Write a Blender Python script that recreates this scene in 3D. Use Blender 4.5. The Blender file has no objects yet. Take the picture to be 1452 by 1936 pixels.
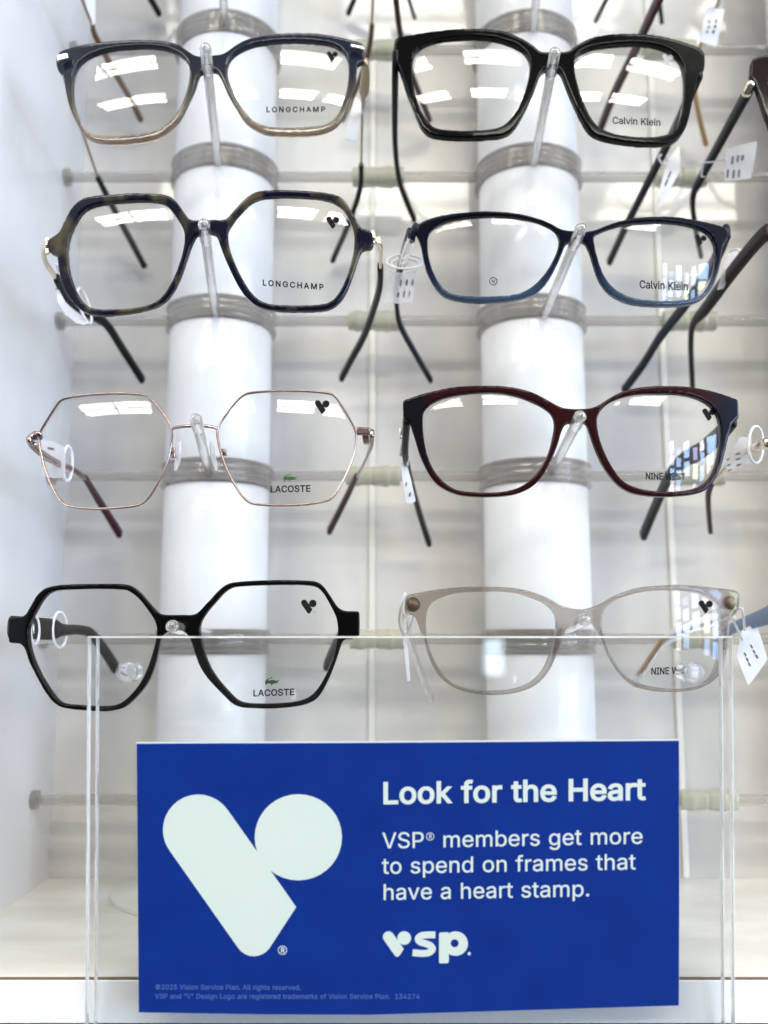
import bpy, math, json, random
from mathutils import Vector, Matrix
from mathutils.geometry import delaunay_2d_cdt

# ------------------------------------------------------------------ camera
F = 1740.0; PITCH = math.radians(8.2); CXP, CYP = 726.0, 968.0
SC = bpy.context.scene
COL = SC.collection
cam_d = bpy.data.cameras.new("camera"); cam = bpy.data.objects.new("camera", cam_d)
COL.objects.link(cam); SC.camera = cam
cam.location = (0, 0, 0); cam.rotation_euler = (math.radians(90) + PITCH, 0, 0)
cam_d.sensor_fit = 'VERTICAL'; cam_d.sensor_height = 24.0; cam_d.sensor_width = 18.0
cam_d.lens = 24.0 * F / 1936.0
cam_d.clip_start = 0.01; cam_d.clip_end = 200
cam_d.dof.use_dof = True; cam_d.dof.focus_distance = 0.372; cam_d.dof.aperture_fstop = 4.2
# ------------------------------------------------------------------ world, lamps
SC.view_settings.view_transform = 'Standard'; SC.view_settings.look = 'None'
SC.view_settings.exposure = 0.14; SC.view_settings.gamma = 1.0
SC.cycles.use_denoising = True
SC.cycles.max_bounces = 14; SC.cycles.transmission_bounces = 12; SC.cycles.transparent_max_bounces = 24
SC.cycles.glossy_bounces = 4; SC.cycles.diffuse_bounces = 4
SC.cycles.sample_clamp_indirect = 6.0
W = bpy.data.worlds.new("World"); SC.world = W; W.use_nodes = True
wn = W.node_tree.nodes; wl = W.node_tree.links; wn.clear()
wo = wn.new('ShaderNodeOutputWorld'); wb = wn.new('ShaderNodeBackground')
# the shop around the camera: pale ceiling, dim shelves at eye level, dark floor
wb.inputs[1].default_value = 1.0
tc = wn.new('ShaderNodeTexCoord'); sx = wn.new('ShaderNodeSeparateXYZ'); cr = wn.new('ShaderNodeValToRGB'); mr = wn.new('ShaderNodeMapRange')
mr.inputs['From Min'].default_value = -1; mr.inputs['From Max'].default_value = 1
e = cr.color_ramp.elements
e[0].position = 0; e[0].color = (.10, .095, .09, 1); e[1].position = 1; e[1].color = (.56, .55, .52, 1)
for p_, c_ in ((.42, (.07, .07, .07)), (.50, (.085, .085, .085)), (.60, (.15, .15, .145)), (.64, (.40, .395, .375))):
    q = e.new(p_); q.color = (*c_, 1)
no = wn.new('ShaderNodeTexNoise'); no.inputs['Scale'].default_value = 7; no.inputs['Detail'].default_value = 3
mm = wn.new('ShaderNodeMapRange'); mm.inputs['From Min'].default_value = .35; mm.inputs['From Max'].default_value = .65; mm.inputs['To Min'].default_value = .7; mm.inputs['To Max'].default_value = 1.3
vm = wn.new('ShaderNodeVectorMath'); vm.operation = 'SCALE'
wl.new(tc.outputs['Generated'], sx.inputs[0]); wl.new(sx.outputs[2], mr.inputs[0]); wl.new(mr.outputs[0], cr.inputs[0])
wl.new(tc.outputs['Generated'], no.inputs[0]); wl.new(no.outputs[0], mm.inputs[0])
# surround lifted to either side, a fill added to brighten the column edges
ab = wn.new('ShaderNodeMath'); ab.operation = 'ABSOLUTE'; sd = wn.new('ShaderNodeMapRange'); ml = wn.new('ShaderNodeMath'); ml.operation = 'MULTIPLY'
sd.inputs['From Min'].default_value = .35; sd.inputs['From Max'].default_value = .85; sd.inputs['To Min'].default_value = 1.0; sd.inputs['To Max'].default_value = 5.0
wl.new(sx.outputs[0], ab.inputs[0]); wl.new(ab.outputs[0], sd.inputs[0]); wl.new(sd.outputs[0], ml.inputs[0]); wl.new(mm.outputs[0], ml.inputs[1])
wl.new(cr.outputs[0], vm.inputs[0]); wl.new(ml.outputs[0], vm.inputs['Scale']); wl.new(vm.outputs[0], wb.inputs[0])
wl.new(wb.outputs[0], wo.inputs[0])

def lamp(name, loc, aim, sx, sy, radiance, col):
    """rectangular lamp; aim = direction it shines"""
    d = bpy.data.lights.new(name, 'AREA'); d.shape = 'RECTANGLE'; d.size = sx; d.size_y = sy
    d.energy = radiance * math.pi * sx * sy; d.color = col
    o = bpy.data.objects.new(name, d); COL.objects.link(o)
    o.location = loc; o.rotation_euler = Vector(aim).to_track_quat('-Z', 'Y').to_euler()
    return o
CEIL = 1.35
TC = (1.0, 0.975, 0.86)
# troffers in two rows across the ceiling behind the camera, each a pair of long diffusers
for (x0, x1) in ((-1.60, -1.04), (-1.00, -0.45), (-0.08, 0.50), (0.68, 1.25)):
    for (yc, wy) in ((-1.57, .15), (-1.76, .15), (-0.75, .09), (-0.87, .09)):
        lamp("ceiling_lamp", ((x0+x1)/2, yc, CEIL), (0, 0, -1), x1-x0, wy, 25, TC)
# shop windows behind and to the right of the camera: tall strips between mullions
WC = (0.38, 0.58, 1.0)
rw = random.Random(11); yy = -0.25
while yy > -3.4:
    wy = rw.uniform(.12, .26); z = rw.uniform(-.42, -.25)
    while z < .75:
        h = rw.uniform(.14, .42); u = rw.random()
        if u > .12:
            o = lamp("window_light", (2.3, yy-wy/2, z+h/2), (-1, 0, 0), wy, h, rw.uniform(6, 26), WC if rw.random() > .3 else rw.choice([(.85, 1.0, .75), (1, 1, 1), (.62, .62, 1.0)]))
            o.rotation_euler = (Matrix(((0, 0, 1), (1, 0, 0), (0, 1, 0))).to_euler())
        z += h + rw.uniform(.02, .10)
    yy -= wy + rw.uniform(.08, .22)
# small lamp added behind the camera to mirror a pale blob in the stand's sheet
o = lamp("blob_light", (.325, -2.0, -.63), (0, 1, .1), .055, .105, 8, (.72, .88, 1.0))

# ------------------------------------------------------------------ pixel geometry of the photograph
SP, CP = math.sin(PITCH), math.cos(PITCH)
def P(px, py, Y):
    u = (CYP - py) / F; x = (px - CXP) / F
    yd = CP - u * SP; zd = SP + u * CP
    return Vector((x * Y / yd, Y, zd * Y / yd))
def ppm(py, Y):                       # pixels per metre at that height and depth
    return F * (CP - (CYP - py) / F * SP) / Y

# ------------------------------------------------------------------ materials
MATS = {}
def mat(name, base=(.5, .5, .5), rough=.4, metal=0., trans=0., ior=1.5, coat=0., spec=.5, alpha=1., sss=0.):
    if name in MATS: return MATS[name]
    m = bpy.data.materials.new(name); m.use_nodes = True
    b = m.node_tree.nodes['Principled BSDF']
    b.inputs['Base Color'].default_value = (*base, 1); b.inputs['Roughness'].default_value = rough
    b.inputs['Metallic'].default_value = metal; b.inputs['Transmission Weight'].default_value = trans
    b.inputs['IOR'].default_value = ior; b.inputs['Coat Weight'].default_value = coat
    b.inputs['Coat Roughness'].default_value = .04
    b.inputs['Specular IOR Level'].default_value = spec; b.inputs['Alpha'].default_value = alpha
    MATS[name] = m; return m
def nodes(m): return m.node_tree.nodes, m.node_tree.links, m.node_tree.nodes['Principled BSDF']
def add_noise(m, c1, c2, scale=30, detail=5, stretch=(1, 1, 1), lo=.35, hi=.65, bump=0., rough=None, coord='Object', rot=(0, 0, 0)):
    n, l, b = nodes(m)
    tc = n.new('ShaderNodeTexCoord'); mp = n.new('ShaderNodeMapping'); no = n.new('ShaderNodeTexNoise'); cr = n.new('ShaderNodeValToRGB')
    mp.inputs['Scale'].default_value = stretch; mp.inputs['Rotation'].default_value = rot
    no.inputs['Scale'].default_value = scale; no.inputs['Detail'].default_value = detail
    cr.color_ramp.elements[0].position = lo; cr.color_ramp.elements[1].position = hi
    cr.color_ramp.elements[0].color = (*c1, 1); cr.color_ramp.elements[1].color = (*c2, 1)
    l.new(tc.outputs[coord], mp.inputs[0]); l.new(mp.outputs[0], no.inputs[0]); l.new(no.outputs[0], cr.inputs[0])
    l.new(cr.outputs[0], b.inputs['Base Color'])
    if bump:
        bp = n.new('ShaderNodeBump'); bp.inputs['Strength'].default_value = bump; bp.inputs['Distance'].default_value = .001
        l.new(no.outputs[0], bp.inputs['Height']); l.new(bp.outputs[0], b.inputs['Normal'])
    return m
def gradient(m, stops, rough=None, coord='Generated', axis=2):
    n, l, b = nodes(m)
    tc = n.new('ShaderNodeTexCoord'); sx = n.new('ShaderNodeSeparateXYZ'); cr = n.new('ShaderNodeValToRGB')
    e = cr.color_ramp.elements
    e[0].position = stops[0][0]; e[0].color = (*stops[0][1], 1)
    e[1].position = stops[-1][0]; e[1].color = (*stops[-1][1], 1)
    for p, c in stops[1:-1]:
        q = e.new(p); q.color = (*c, 1)
    l.new(tc.outputs[coord], sx.inputs[0]); l.new(sx.outputs[axis], cr.inputs[0]); l.new(cr.outputs[0], b.inputs['Base Color'])
    return m, tc, sx
def clear_acetate(m, stops):
    """coloured acetate that gets clearer towards its pale end"""
    n, l, b = nodes(m)
    sx = [x for x in n if x.type == 'SEPXYZ'][0]
    cr = n.new('ShaderNodeValToRGB'); e = cr.color_ramp.elements
    e[0].position = stops[0][0]; e[0].color = (stops[0][1],)*3 + (1,)
    e[1].position = stops[1][0]; e[1].color = (stops[1][1],)*3 + (1,)
    l.new(sx.outputs[2], cr.inputs[0]); l.new(cr.outputs[0], b.inputs['Transmission Weight'])

# lens: thin clear sheet, Fresnel reflection over straight transmission
def lens_material(name, tint, boost, rough=0.0, ior=1.52):
    m = bpy.data.materials.new(name); m.use_nodes = True
    n = m.node_tree.nodes; l = m.node_tree.links; n.clear()
    o = n.new('ShaderNodeOutputMaterial'); mx = n.new('ShaderNodeMixShader'); t = n.new('ShaderNodeBsdfTransparent'); g = n.new('ShaderNodeBsdfGlossy')
    f = n.new('ShaderNodeFresnel'); k = n.new('ShaderNodeMath'); k.operation = 'MULTIPLY'; k.use_clamp = True
    k.inputs[1].default_value = boost
    f.inputs[0].default_value = ior; t.inputs[0].default_value = (*tint, 1); g.inputs['Roughness'].default_value = rough
    gm = n.new('ShaderNodeNewGeometry'); mr = n.new('ShaderNodeMapRange')
    mr.inputs['To Min'].default_value = ior; mr.inputs['To Max'].default_value = 1/ior     # same reflectance from either side of the sheet
    l.new(gm.outputs['Backfacing'], mr.inputs['Value']); l.new(mr.outputs[0], f.inputs[0])
    l.new(f.outputs[0], k.inputs[0]); l.new(k.outputs[0], mx.inputs[0]); l.new(t.outputs[0], mx.inputs[1]); l.new(g.outputs[0], mx.inputs[2]); l.new(mx.outputs[0], o.inputs[0])
    MATS[name] = m; return m
M_LENS = lens_material('demo_lens', (.985, .985, .985), .72)
M_BLACK = mat('ink', (.008, .008, .009), .7, spec=.1)
M_TUBE = mat('white_tube', (.93, .945, .98), .34, coat=.4, spec=.4)
tb = M_TUBE.node_tree.nodes['Principled BSDF']; tb.inputs['Subsurface Weight'].default_value = .45; tb.inputs['Subsurface Radius'].default_value = (1, 1, 1); tb.inputs['Subsurface Scale'].default_value = .012
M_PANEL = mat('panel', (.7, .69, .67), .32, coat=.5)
add_noise(M_PANEL, (.45, .44, .46), (.80, .77, .71), 9, 3, (1.6, 1, .55), .30, .66, rot=(0, .65, 0))  # cream to lavender mottling, with soft diagonal shadows painted into the colour
M_SIDE = mat('side_panel', (.8, .8, .82), .3, coat=.2)
add_noise(M_SIDE, (.70, .70, .715), (.82, .82, .84), 4, 3, (1, 1, .5), .3, .7)
M_SHELF = mat('shelf', (.78, .76, .72), .4, coat=.1)
add_noise(M_SHELF, (.68, .66, .61), (.84, .83, .80), 14, 6, (1, 3, 1), .35, .65)
M_EDGE = mat('edge_band', (.84, .84, .84), .45)
M_SHEET = lens_material('acrylic_sheet', (.975, .98, .985), .9, 0.0, 1.49)
M_DARK = mat('dark_plinth', (.01, .01, .011), .6)
M_STRIP = mat('joint_strip', (.80, .78, .72), .3)
M_GAP = mat('gap', (.16, .11, .07), .7)
M_ACR = mat('clear_acrylic', (.97, .97, .97), .02, trans=1., ior=1.48)
M_ROD = mat('acrylic_rod', (.56, .54, .51), .10, trans=.70, ior=1.38)
M_PEG = mat('acrylic_peg', (.60, .58, .57), .12, trans=.66, ior=1.40)
M_SLEEVE = mat('rubber_sleeve', (.80, .79, .78), .06, trans=.88, ior=1.45)
M_COLLAR = mat('acrylic_collar', (.60, .56, .52), .08, trans=.62, ior=1.46, coat=1.)
M_CONN = mat('rubber_connector', (.52, .50, .395), .35, trans=.25, ior=1.35)
M_TAG = mat('tag_plastic', (.82, .83, .88), .4)
M_TAGCL = mat('tag_clear', (.88, .88, .92), .25, trans=.5, ior=1.2)
M_GOLD = mat('pale_gold', (.83, .73, .58), .22, metal=1.)
M_SILVER = mat('silver', (.85, .85, .85), .18, metal=1.)
M_ROSE = mat('rose_gold', (.40, .31, .29), .2, metal=1.)
M_PAD = mat('nose_pad', (.92, .92, .94), .15, trans=.6, ior=1.3)

def see_through(m, fac):
    """cast plastic: part of the light goes straight on"""
    n = m.node_tree.nodes; l = m.node_tree.links; o = [x for x in n if x.type == 'OUTPUT_MATERIAL'][0]; b = n['Principled BSDF']
    mx = n.new('ShaderNodeMixShader'); t = n.new('ShaderNodeBsdfTransparent'); mx.inputs[0].default_value = fac
    t.inputs[0].default_value = (.93, .92, .91, 1)
    l.new(b.outputs[0], mx.inputs[1]); l.new(t.outputs[0], mx.inputs[2]); l.new(mx.outputs[0], o.inputs[0])
see_through(M_ROD, .38); see_through(M_PEG, .32); see_through(M_COLLAR, .42); see_through(M_SLEEVE, .30); see_through(M_CONN, .12); see_through(M_TAGCL, .35)
# ------------------------------------------------------------------ object helpers
def props(o, label=None, cat=None, group=None, kind=None):
    if label: o['label'] = label
    if cat: o['category'] = cat
    if group: o['group'] = group
    if kind: o['kind'] = kind
    return o
def thing(name, loc, label, cat, group=None):
    o = bpy.data.objects.new(name, None); o.empty_display_size = .01; COL.objects.link(o); o.location = loc
    return props(o, label, cat, group)
def world_loc(o):
    v = Vector(o.location)
    while o.parent: o = o.parent; v += Vector(o.location)
    return v
def link(name, verts, faces, material, parent=None, smooth=True, label=None, mats=None, fmat=None, sharp=None):
    me = bpy.data.meshes.new(name)
    off = world_loc(parent) if parent else Vector()
    if parent is None and verts:
        off = sum((Vector(v) for v in verts), Vector()) / len(verts)
    me.from_pydata([tuple(Vector(v) - off) for v in verts], [], faces)
    for m in (mats or [material]): me.materials.append(m)
    if fmat:
        for p, k in zip(me.polygons, fmat): p.material_index = k
    me.update()
    if smooth:
        me.polygons.foreach_set('use_smooth', [True]*len(me.polygons))
        me.set_sharp_from_angle(angle=math.radians(sharp if sharp else 40))
    o = bpy.data.objects.new(name, me); COL.objects.link(o)
    if parent: o.parent = parent
    else: o.location = off
    if label: o['label'] = label
    return o
def box_vf(a, b):
    x0, y0, z0 = a; x1, y1, z1 = b
    v = [(x0, y0, z0), (x1, y0, z0), (x1, y1, z0), (x0, y1, z0), (x0, y0, z1), (x1, y0, z1), (x1, y1, z1), (x0, y1, z1)]
    f = [(0, 3, 2, 1), (4, 5, 6, 7), (0, 1, 5, 4), (1, 2, 6, 5), (2, 3, 7, 6), (3, 0, 4, 7)]
    return v, f
def bevel_obj(o, w, seg=2):
    md = o.modifiers.new('bevel', 'BEVEL'); md.width = w; md.segments = seg; md.limit_method = 'ANGLE'
def box(name, a, b, m, parent=None, bev=0.0, label=None):
    v, f = box_vf(a, b)
    o = link(name, v, f, m, parent, smooth=True, label=label)
    if bev: bevel_obj(o, bev)
    return o
def lathe_vf(profile, c, n=48, axis='z', ang=(0, 2*math.pi)):
    """profile [(r, h)] closed loop or open line from axis to axis"""
    vs, fs = [], []
    k = len(profile)
    for i in range(n):
        t = 2*math.pi*i/n
        for r, h in profile:
            vs.append((c[0]+r*math.cos(t), c[1]+r*math.sin(t), c[2]+h))
    closed = profile[0][0] > 1e-6
    for i in range(n):
        j = (i+1) % n
        for q in range(k if closed else k-1):
            q2 = (q+1) % k
            fs.append((i*k+q, j*k+q, j*k+q2, i*k+q2))
    return vs, fs
def catmull(pts, n=6, closed=False):
    out = []; N = len(pts)
    D = len(pts[0])
    def g(i): return pts[i % N] if closed else pts[max(0, min(N-1, i))]
    for i in range(N if closed else N-1):
        p0, p1, p2, p3 = g(i-1), g(i), g(i+1), g(i+2)
        for j in range(n):
            t = j/n
            out.append(tuple(.5*((2*p1[d]) + (-p0[d]+p2[d])*t + (2*p0[d]-5*p1[d]+4*p2[d]-p3[d])*t*t + (-p0[d]+3*p1[d]-3*p2[d]+p3[d])*t**3) for d in range(D)))
    if not closed: out.append(tuple(pts[-1]))
    return out
def sweep_vf(path, n=12, closed=False, power=2.6, side=Vector((1, 0, 0)), round_ends=True):
    """path: [(x,y,z,w,h)] ; w = size along side, h = size across; superellipse section"""
    vs, fs = [], []; N = len(path)
    pts = [Vector(p[:3]) for p in path]
    for i in range(N):
        a = pts[(i-1) % N] if (closed or i > 0) else pts[i]; b = pts[(i+1) % N] if (closed or i < N-1) else pts[i]
        t = (b-a).normalized()
        s = (side - side.dot(t)*t)
        if s.length < 1e-4: s = Vector((0, 0, 1)) - t.z*t
        s.normalize(); u = s.cross(t).normalized()
        w, h = path[i][3], path[i][4]
        for j in range(n):
            q = 2*math.pi*j/n; c, sn = math.cos(q), math.sin(q)
            cx = math.copysign(abs(c)**(2/power), c)*w/2; sy = math.copysign(abs(sn)**(2/power), sn)*h/2
            vs.append(pts[i] + s*cx + u*sy)
    for i in range(N if closed else N-1):
        k = (i+1) % N
        for j in range(n):
            j2 = (j+1) % n
            fs.append((i*n+j, i*n+j2, k*n+j2, k*n+j))
    if not closed:
        if round_ends:
            for e, i0 in ((0, 0), (1, (N-1)*n)):
                d = (pts[0]-pts[1]) if e == 0 else (pts[-1]-pts[-2])
                d.normalize(); c = pts[0] if e == 0 else pts[-1]
                r = min(path[0 if e == 0 else -1][3], path[0 if e == 0 else -1][4])/2
                prev = i0
                for st in (.5, .87):
                    base = len(vs)
                    for j in range(n):
                        vs.append(c + (vs[i0+j]-c)*math.sqrt(1-st*st) + d*r*st)
                    for j in range(n):
                        j2 = (j+1) % n
                        fs.append((prev+j2, prev+j, base+j, base+j2) if e == 0 else (prev+j, prev+j2, base+j2, base+j))
                    prev = base
                vs.append(c + d*r); q = len(vs)-1
                for j in range(n):
                    j2 = (j+1) % n
                    fs.append((prev+j2, prev+j, q) if e == 0 else (prev+j, prev+j2, q))
        else:
            fs.append(tuple(range(n))[::-1]); fs.append(tuple((N-1)*n+j for j in range(n)))
    return vs, fs
def sweep(name, path, m, parent=None, n=12, smooth_n=6, closed=False, power=2.6, side=Vector((1, 0, 0)), label=None, round_ends=True):
    if smooth_n: path = catmull(path, smooth_n, closed)
    v, f = sweep_vf(path, n, closed, power, side, round_ends)
    return link(name, v, f, m, parent, label=label, sharp=60)
def px_path(pts):
    """[(px,py,Y,w_mm,h_mm)] -> world path"""
    return [(*P(a, b, Y), w/1000, h/1000) for a, b, Y, w, h in pts]
def dedupe(loop, eps=.05):
    out = []
    for p in loop:
        if not out or (abs(p[0]-out[-1][0])+abs(p[1]-out[-1][1])) > eps: out.append(p)
    if len(out) > 2 and abs(out[0][0]-out[-1][0])+abs(out[0][1]-out[-1][1]) <= eps: out.pop()
    return out
def area2(l): return sum(l[i][0]*l[(i+1) % len(l)][1]-l[(i+1) % len(l)][0]*l[i][1] for i in range(len(l)))
def inside(p, l):
    r = False; n = len(l)
    for i in range(n):
        x1, y1 = l[i][:2]; x2, y2 = l[(i+1) % n][:2]
        if (y1 > p[1]) != (y2 > p[1]) and p[0] < (x2-x1)*(p[1]-y1)/(y2-y1)+x1: r = not r
    return r
def winding(p, ls, bbs):
    w = 0
    for l, b in zip(ls, bbs):
        if not (b[0] <= p[0] <= b[1] and b[2] <= p[1] <= b[3]): continue
        n = len(l)
        for i in range(n):
            x1, y1 = l[i][:2]; x2, y2 = l[(i+1) % n][:2]
            if (y1 > p[1]) != (y2 > p[1]) and p[0] < (x2-x1)*(p[1]-y1)/(y2-y1)+x1: w += 1 if y2 > y1 else -1
    return w
def slab_vf(loops, fn_front, fn_back, nonzero=False):
    """flat shapes with holes (px loops) -> closed solid between two depth functions"""
    loops = [dedupe(l, .004) for l in loops]
    vin, ein = [], []
    for l in loops:
        s = len(vin); vin += [Vector((p[0], p[1])) for p in l]; ein += [(s+i, s+(i+1) % len(l)) for i in range(len(l))]
    vo, _, fo = delaunay_2d_cdt(vin, ein, [], 0, 1e-4)[:3]
    bbs = [(min(p[0] for p in l), max(p[0] for p in l), min(p[1] for p in l), max(p[1] for p in l)) for l in loops]
    N = len(vo); fs = []; edges = {}
    for t in fo:
        c = ((vo[t[0]][0]+vo[t[1]][0]+vo[t[2]][0])/3, (vo[t[0]][1]+vo[t[1]][1]+vo[t[2]][1])/3)
        if nonzero: keep = winding(c, loops, bbs) != 0
        else:
            keep = sum(1 for l, b in zip(loops, bbs) if b[0] <= c[0] <= b[1] and b[2] <= c[1] <= b[3] and inside(c, l)) % 2 == 1
        if not keep: continue
        a_, b_, c_ = t
        fs.append((a_, b_, c_)); fs.append((a_+N, c_+N, b_+N))
        for q in ((a_, b_), (b_, c_), (c_, a_)): edges[q] = 1
    for (i, j) in edges:
        if (j, i) not in edges: fs.append((i, j, j+N, i+N))
    vs = [fn_front(p[0], p[1]) for p in vo] + [fn_back(p[0], p[1]) for p in vo]
    return vs, fs
def fix_normals(me):
    import bmesh
    bm = bmesh.new(); bm.from_mesh(me); bmesh.ops.remove_doubles(bm, verts=bm.verts, dist=1e-7)
    bmesh.ops.recalc_face_normals(bm, faces=bm.faces); bm.to_mesh(me); bm.free()
def slab(name, loops, Yf, thick, m, parent, label=None, nonzero=False):
    f1 = lambda x, y: P(x, y, Yf(x, y))
    f2 = lambda x, y: P(x, y, Yf(x, y)) + Vector((0, thick, 0))
    v, f = slab_vf(loops, f1, f2, nonzero)
    o = link(name, v, f, m, parent, smooth=False, label=label); fix_normals(o.data)
    return o

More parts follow.
